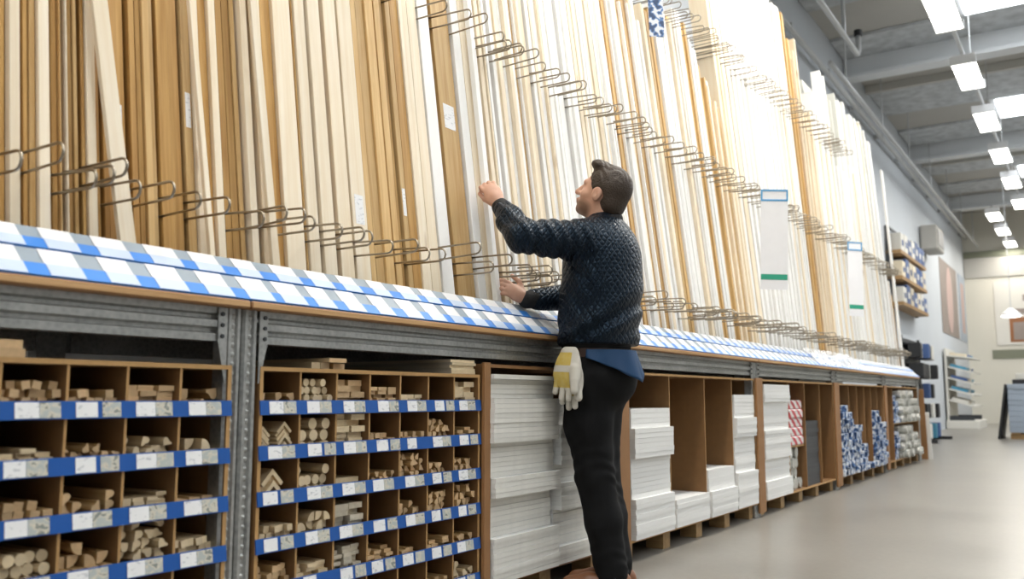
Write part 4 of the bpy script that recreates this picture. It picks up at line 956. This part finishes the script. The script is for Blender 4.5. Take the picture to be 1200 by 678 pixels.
# shoes
M['leather'] = mat('brown_leather', (0.17, 0.065, 0.025), 0.45, var=0.3, nscale=30); M['sole'] = mat('dark_sole', (0.03, 0.022, 0.018), 0.7)
for s in 'LR':
    a = J['an' + s]; Sf = Field((a[0] - 0.09, a[1] - 0.13, 0.018), (a[0] + 0.09, a[1] + 0.26, 0.20), 0.005)
    Sf.cone(V3(a[0], a[1] - 0.045, 0.05), V3(a[0], a[1] + 0.09, 0.045), 0.040, 0.046, 0.02); Sf.cone(V3(a[0], a[1] + 0.09, 0.042), V3(a[0], a[1] + 0.165, 0.040), 0.046, 0.040, 0.02)
    Sf.cone(V3(a[0], a[1] - 0.018, 0.06), V3(a[0], a[1] - 0.008, 0.12), 0.046, 0.042, 0.03)
    Sf.keep(lambda P: 0.022 - P[..., 2]); Sf.keep(lambda P: P[..., 2] - 0.13)
    turn = Matrix.Translation((a[0], a[1], 0)) @ Matrix.Rotation(R(30 if s == 'L' else 22), 4, 'Z') @ Matrix.Translation((-a[0], -a[1], 0))
    sme = Sf.mesh('shoe', 1); sme.transform(turn); sh = obj('shoe', sme, M['leather'], man)
    pr = []
    for i in range(24):
        th = 2 * math.pi * i / 24; c_, s_ = math.cos(th), math.sin(th)
        pr.append((a[0] + 0.044 * c_ * (1.0 if s_ > 0 else 0.9), a[1] + 0.055 + 0.152 * s_))
    v, f = prism(pr, 'z', 0.0, 0.026); sme = fixn(mesh('sole', v, f, [M['sole']])); sme.transform(turn); obj('sole', sme, None, sh)
# belt: a band round the waist with a buckle
def ringband(c, rx, ry, z0, z1, th, n=48):
    V, F = [], []
    for i in range(n):
        a = 2 * math.pi * i / n
        for (k, z) in ((0, z0), (0, z1), (th, z1), (th, z0)): V.append((c[0] + (rx + k) * math.cos(a), c[1] + (ry + k) * math.sin(a), z))
    for i in range(n):
        j = (i + 1) % n
        for k in range(4): F.append((i * 4 + k, j * 4 + k, j * 4 + (k + 1) % 4, i * 4 + (k + 1) % 4))
    return fixn(mesh('belt', V, F, [M['belt']], smooth=False))
M['belt'] = mat('brown_belt_leather', (0.045, 0.020, 0.013), 0.5, var=0.2, nscale=40)
HC = V3(3.43, 1.80, 0)
bl = obj('belt', ringband(HC, 0.172, 0.142, 0.968, 1.004, 0.006), None, man)
bth = R(128)
M['brass'] = mat('worn_brass', (0.45, 0.30, 0.12), 0.35, 0.9)
def hip_pt(th, rx, ry): return HC + V3(rx * math.cos(th), ry * math.sin(th), 0)
bth = R(152); p = hip_pt(bth, 0.181, 0.151); nr = V3(math.cos(bth) / 0.172, math.sin(bth) / 0.142, 0); nr /= np.linalg.norm(nr)
obj('belt_buckle', box(-0.020, 0.020, -0.003, 0.003, -0.021, 0.021, M['brass'], bev=0.002), None, bl, (p[0], p[1], 0.986), (0, 0, math.atan2(nr[1], nr[0]) + math.pi / 2))
# shirt tail hanging out below the jacket at the back
V, F = [], []; na, nz = 22, 9
for layer in (0, 1):
    for i in range(na + 1):
        t = i / na; th = R(196 + 80 * t)
        for j in range(nz + 1):
            u = j / nz; ln = 0.035 + 0.110 * t ** 1.1 if t < 0.93 else 0.035 + 0.110 * (0.93 ** 1.1) - (t - 0.93) * 0.5
            fl = u * (0.008 + 0.035 * t * t) + 0.007 * math.sin(t * 17) * u - layer * 0.003
            r_ = (0.190 + fl, 0.180 + fl); V.append((HC[0] + r_[0] * math.cos(th), HC[1] + r_[1] * math.sin(th), 0.998 - ln * u))
nn = (na + 1) * (nz + 1)
for i in range(na):
    for j in range(nz):
        q = i * (nz + 1) + j; F.append((q, q + nz + 1, q + nz + 2, q + 1)); F.append((q + nn, q + 1 + nn, q + nz + 2 + nn, q + nz + 1 + nn))
for i in range(na): q = i * (nz + 1) + nz; F.append((q, q + nz + 1, q + nz + 1 + nn, q + nn))
for j in range(nz): q = na * (nz + 1) + j; F.append((q, q + 1, q + 1 + nn, q + nn)); F.append((j + 1, j, j + nn, j + 1 + nn))
M['shirt'] = mat('blue_shirt_cotton', (0.0015, 0.036, 0.105), 0.7, var=0.12, nscale=15, bump=0.1, bscale=200)
obj('shirt_tail', fixn(mesh('shirt_tail', V, F, [M['shirt']], smooth=True)), None, man)
# work gloves tucked into the belt at the left hip
def glove_mat():
    m, nt, b = nodes('work_glove_leather'); L = nt.links.new
    tc = N(nt, 'ShaderNodeTexCoord'); sp = N(nt, 'ShaderNodeSeparateXYZ'); L(tc.outputs['Object'], sp.inputs[0])
    no = N(nt, 'ShaderNodeTexNoise'); no.inputs['Scale'].default_value = 55; no.inputs['Detail'].default_value = 3; L(tc.outputs['Object'], no.inputs['Vector'])
    # yellow cloth back: a band over the knuckles and one on the cuff, white leather elsewhere
    def band(lo, hi):
        a = N(nt, 'ShaderNodeMath'); a.operation = 'GREATER_THAN'; a.inputs[1].default_value = lo; L(sp.outputs['Z'], a.inputs[0])
        c = N(nt, 'ShaderNodeMath'); c.operation = 'LESS_THAN'; c.inputs[1].default_value = hi; L(sp.outputs['Z'], c.inputs[0])
        d = N(nt, 'ShaderNodeMath'); d.operation = 'MULTIPLY'; L(a.outputs[0], d.inputs[0]); L(c.outputs[0], d.inputs[1]); return d.outputs[0]
    sm = N(nt, 'ShaderNodeMath'); sm.operation = 'ADD'; L(band(-0.148, -0.085), sm.inputs[0]); L(band(-0.058, -0.004), sm.inputs[1])
    xl = N(nt, 'ShaderNodeMath'); xl.operation = 'LESS_THAN'; xl.inputs[1].default_value = 0.024; L(sp.outputs['X'], xl.inputs[0])
    s2 = N(nt, 'ShaderNodeMath'); s2.operation = 'MULTIPLY'; L(sm.outputs[0], s2.inputs[0]); L(xl.outputs[0], s2.inputs[1])
    ye = N(nt, 'ShaderNodeMix'); ye.data_type = 'RGBA'; ye.inputs[6].default_value = (0.58, 0.38, 0.02, 1); ye.inputs[7].default_value = (0.62, 0.52, 0.22, 1); L(no.outputs['Fac'], ye.inputs[0])
    mx = N(nt, 'ShaderNodeMix'); mx.data_type = 'RGBA'; L(s2.outputs[0], mx.inputs[0]); mx.inputs[6].default_value = (0.60, 0.57, 0.50, 1); L(ye.outputs[2], mx.inputs[7])
    L(mx.outputs[2], b.inputs['Base Color']); b.inputs['Roughness'].default_value = 0.85
    bp_ = N(nt, 'ShaderNodeBump'); bp_.inputs['Strength'].default_value = 0.4; bp_.inputs['Distance'].default_value = 0.003; L(no.outputs['Fac'], bp_.inputs['Height']); L(bp_.outputs[0], b.inputs['Normal'])
    return m
M['glove'] = glove_mat()
G = Field((-0.09, -0.045, -0.225), (0.09, 0.035, 0.02), 0.0035)
G.cone(V3(0.004, 0, -0.01), V3(0, 0, -0.075), 0.040, 0.050, 0.02, (1, 0.32, 1)); G.cone(V3(0, 0, -0.070), V3(-0.004, 0, -0.096), 0.051, 0.054, 0.02, (1, 0.32, 1))
for x0_, x1_, l in ((-0.043, -0.053, 0.166), (-0.015, -0.020, 0.192), (0.013, 0.013, 0.190)):
    G.cone(V3(x0_, 0, -0.105), V3(x1_, 0.002, -l), 0.0136, 0.0128, 0.0015)
G.cone(V3(0.038, -0.008, -0.070), V3(0.047, -0.016, -0.115), 0.020, 0.018, 0.010); G.cone(V3(0.047, -0.016, -0.115), V3(0.050, -0.018, -0.158), 0.018, 0.0165, 0.004)
gme = G.mesh('glove', 1)
for k, (th, rr, dz, rl, lab) in enumerate(((R(177), 0.033, 0.0, 3, 'white and yellow leather work glove hanging in front on the man\'s belt'), (R(171), 0.002, -0.034, -5, 'second work glove behind the first, only its fingertips showing'))):
    p = hip_pt(th, 0.186 + rr, 0.156 + rr); nr = V3(math.cos(th) / 0.172, math.sin(th) / 0.142, 0); nr /= np.linalg.norm(nr)
    tag(obj('work_glove', gme, M['glove'], None, (p[0], p[1], 0.988 + dz), (R(-4 if k == 0 else -2), R(rl), math.atan2(nr[1], nr[0]) + math.pi / 2)), lab, 'glove', 'pair of work gloves')

# ------------------------------------------------------------------ far end of the hall
M['cream'] = mat('cream_card', (0.66, 0.58, 0.44), 0.6, var=0.1, nscale=20, objvar=0.25)
M['navy_card'] = mat('navy_card', (0.05, 0.10, 0.25), 0.5, objvar=0.3)
M['oak'] = wood('oak_shelf', (0.45, 0.29, 0.14), (0.33, 0.19, 0.08), 'X', knots=False)
M['sheet'] = mat('blue_grey_sheet', (0.36, 0.42, 0.50), 0.45, objvar=0.06)
M['pink'] = mat('pink_print', (0.55, 0.40, 0.36), 0.6); M['taupe'] = mat('taupe_print', (0.30, 0.25, 0.22), 0.6, var=0.2, nscale=2); M['brownprint'] = mat('brown_print', (0.30, 0.12, 0.045), 0.5, var=0.2, nscale=2)
M['olive'] = mat('olive_band', (0.20, 0.21, 0.15), 0.6); M['teal'] = mat('teal_pack', (0.06, 0.25, 0.38), 0.5, objvar=0.3); M['offwhite'] = mat('offwhite_board', (0.72, 0.70, 0.64), 0.6)
# wall shelf with cartons
ws = thing('wall_shelf', 'three tier wooden wall shelf of small cartons beyond the rack', 'shelf', (18.9, 3.10, 2.62))
for k in range(3): obj('shelf_board', box(0, 3.1, 0, .29, 0, .07, M['oak']), None, ws, (0, 0, .52 * k))
for x in (0, 3.06): obj('side_post', box(0, .04, .2, .28, -.02, 1.62, M['dark']), None, ws, (x, .005, 0))
obj('top_rail', box(.04, 3.06, .22, .26, 1.58, 1.62, M['dark']), None, ws)
for k in range(3):
    for i in range(7):
        h = rnd.uniform(.30, .42); m = rnd.choice(['cream', 'cream', 'offwhite', 'navy_card'])
        t = obj('carton', box(0, .36, 0, .22, 0, h, M[m], bev=.006), None, None, (19.02 + .425 * i, 3.11, 2.6905 + .52 * k)); tag(t, '%s carton on the %s tier of the wall shelf' % ({'cream': 'cream', 'offwhite': 'off-white', 'navy_card': 'navy'}[m], ('lowest', 'middle', 'top')[k]), 'carton', '%s cartons tier %d' % (m, k))
        obj('carton_label', box(.08, .28, -.004, 0, h * .3, h * .62, M['navy_card' if m != 'navy_card' else 'offwhite']), None, t)
# grey unit heater on the wall
hb = thing('wall_heater', 'grey box heater mounted high on the wall beyond the shelf', 'heater', (23.3, 3.0, 4.35)); obj('casing', box(0, 1.1, 0, .38, 0, .6, M['ceil_plain'], bev=.03), None, hb); obj('grille', box(.1, 1.0, -.01, 0, .1, .5, M['frame']), None, hb)
# black merchandise rack
mr_ = thing('display_rack', 'black metal display rack of blue and white packets past the rack end', 'rack', (17.6, 2.45, 0))
for x in (0, 1.9):
    obj('post', box(0, .05, .5, .55, 0, 1.95, M['black']), None, mr_, (x, 0, 0)); obj('foot', box(0, .05, 0, .5, 0, .06, M['black']), None, mr_, (x, 0, 0))
obj('mesh_back', box(.05, 1.9, .51, .53, .1, 1.9, M['dark']), None, mr_)
for k in range(5): obj('hook_bar', box(.05, 1.9, .44, .51, 0, .03, M['black']), None, mr_, (0, 0, .30 + .37 * k))
for k in range(5):
    for i in range(7):
        m = rnd.choice(['teal', 'offwhite', 'navy_card', 'black', 'black']); d = rnd.uniform(.15, .3)
        tag(obj('packet', box(0, .20, 0, d, -.27, 0, M[m], bev=.01), None, None, (17.72 + .26 * i, 2.885 - d, .33 + .37 * k - .005)), '%s packet hanging in the %s row of the black display rack' % ({'teal': 'blue', 'offwhite': 'white', 'navy_card': 'navy', 'black': 'black'}[m], ('lowest', 'second', 'middle', 'fourth', 'top')[k]), 'packet', '%s packets row %d' % (m, k))
# white sloping tray display
wd_ = thing('tray_display', 'white display stand with sloping trays near the end wall', 'display', (25.9, 2.62, 0))
obj('plinth', box(0, 2.0, 0, .75, 0, .22, M['offwhite'], bev=.01), None, wd_)
obj('back_board', box(.1, 1.9, .68, .73, .22, 2.1, M['offwhite']), None, wd_)
for x in (.1, 1.86): obj('side_frame', box(0, .04, .1, .68, .22, .34, M['dark']), None, wd_, (x, 0, 0))
for k in range(5): obj('tray', box(.12, 1.86, -.62, 0, -.02, .02, M['offwhite']), None, wd_, (0, .67, .75 + .29 * k), (R(16 if k < 4 else 8), 0, 0))
for k in range(5):
    for i in range(4):
        m = rnd.choice(['teal', 'navy_card', 'offwhite', 'cream']); o = obj('boxed_sample', box(0, .34, -.44, -.06, 0, .07, M[m]), None, None, (26.06 + .43 * i, 3.29, .772 + .29 * k), (R(16 if k < 4 else 8), 0, 0))
        tag(o, '%s sample box on the %s tray of the white display' % ({'teal': 'blue', 'navy_card': 'navy', 'offwhite': 'white', 'cream': 'cream'}[m], ('lowest', 'second', 'middle', 'fourth', 'top')[k]), 'box', '%s sample boxes tray %d' % (m, k))
# large prints on the walls
ps = thing('poster', 'tall poster with a pale pink leaf shape on the left wall', 'poster', (26.4, 3.385, 2.55)); obj('print', box(0, 3.4, 0, .012, 0, 2.05, M['taupe']), None, ps)
lf = [(1.7 + .62 * math.sin(t) * (1 if t < math.pi else 1) , 1.02 + .95 * -math.cos(t)) for t in [2 * math.pi * i / 20 for i in range(20)]]
v, f = prism(lf, 'y', -.006, -.0005); obj('leaf_shape', fixn(mesh('leaf', v, f, [M['pink']])), None, ps)
p2_ = thing('poster', 'narrow pale poster next to the corner on the left wall', 'poster', (30.3, 3.385, 2.55)); obj('print', box(0, 1.5, 0, .012, 0, 2.05, M['sheet']), None, p2_); obj('print_panel', box(.4, 1.1, -.004, 0, .25, 1.8, M['pink']), None, p2_)
p3_ = thing('poster', 'large poster with brown wooden furniture on the end wall', 'poster', (31.98, 0.2, 2.45))
obj('print', box(-.012, 0, 0, 2.38, 0, 2.0, M['offwhite']), None, p3_); obj('cupboard_print', box(-.018, -.0125, .1, 2.0, .08, .85, M['brownprint']), None, p3_); obj('shelf_print', box(-.018, -.0125, .9, 1.9, .95, 1.12, M['taupe']), None, p3_); obj('hood_print', box(-.018, -.0125, .5, 1.6, 1.35, 1.55, M['taupe']), None, p3_)
for (y, z) in ((1.45, .40), (.80, .45)): obj('drawer_print', box(-.020, -.0185, y, y + .45, z - .25, z + .3, M['taupe']), None, p3_)
trim = obj('trim_1', box(END_X - .03, END_X - .001, -12.9, 2.72, 2.02, 2.30, M['olive'])); trim['kind'] = 'structure'
trim = obj('trim_2', box(END_X - .05, END_X - .001, -12.9, 3.38, 4.62, 5.25, M['ceil_plain'])); trim['kind'] = 'structure'
trim = obj('trim_3', box(END_X - .08, END_X - .001, -12.9, 3.38, 5.26, 5.45, M['olive'])); trim['kind'] = 'structure'
# stack of grey-blue sheets on a pallet
pl = thing('pallet', 'wooden pallet under the grey-blue sheets on the right', 'pallet', (20.2, 0.55, 0))
for k in range(3): obj('block', box(0, .14, 0, .95, 0, .10, M['block']), None, pl, (.05 + .5 * k, 0, 0))
for k in range(4): obj('slat', box(0, 1.25, 0, .16, .1005, .125, M['block']), None, pl, (0, .02 + .25 * k, 0))
for k in range(9):
    tag(obj('sheet_pack', box(0, 1.25, 0, .95, 0, .104, M['sheet'], bev=.01), None, None, (20.2 + rnd.uniform(-.01, .01), .56, .126 + .105 * k)), 'grey-blue sheet pack stacked on the pallet at the right edge', 'sheet pack', 'grey-blue sheet packs')
tag(obj('black_board', box(0, 1.2, -.02, .02, 0, 1.08, M['black']), None, None, (20.15, 1.70, .002), (R(9), 0, 0)), 'black board leaning against the stack of grey-blue sheets', 'board')
tag(obj('flat_parcel', box(0, .5, 0, .4, 0, .09, M['black'], bev=.01), None, None, (20.3, 1.02, 1.0725)), 'flat black parcel on top of the grey-blue sheets', 'parcel')
tag(obj('flat_parcel', box(0, .35, 0, .3, 0, .12, M['offwhite'], bev=.01), None, None, (20.35, 1.06, 1.164)), 'white parcel on top of the flat black parcel', 'parcel')
# pendant lamp in the display area
pn = thing('pendant_lamp', 'bright pendant lamp hanging on a cord before the end wall', 'lamp', (26.9, 1.80, 2.95))
v, f = tube([(0, 0, .2), (0, 0, CEIL_Z - 2.97)], .012, 6); obj('cord', mesh('cord', v, f, [M['pipe']]), None, pn)
v, f = tube([(0, 0, 0), (0, 0, .06), (0, 0, .2)], [.26, .22, .05], 14); obj('shade', mesh('shade', v, f, [M['lamp_house']], smooth=True), None, pn)
v, f = tube([(0, 0, -.03), (0, 0, 0.001)], [.18, .24], 14); obj('bulb_disc', mesh('disc', v, f, [M['lamp_glow']]), None, pn)
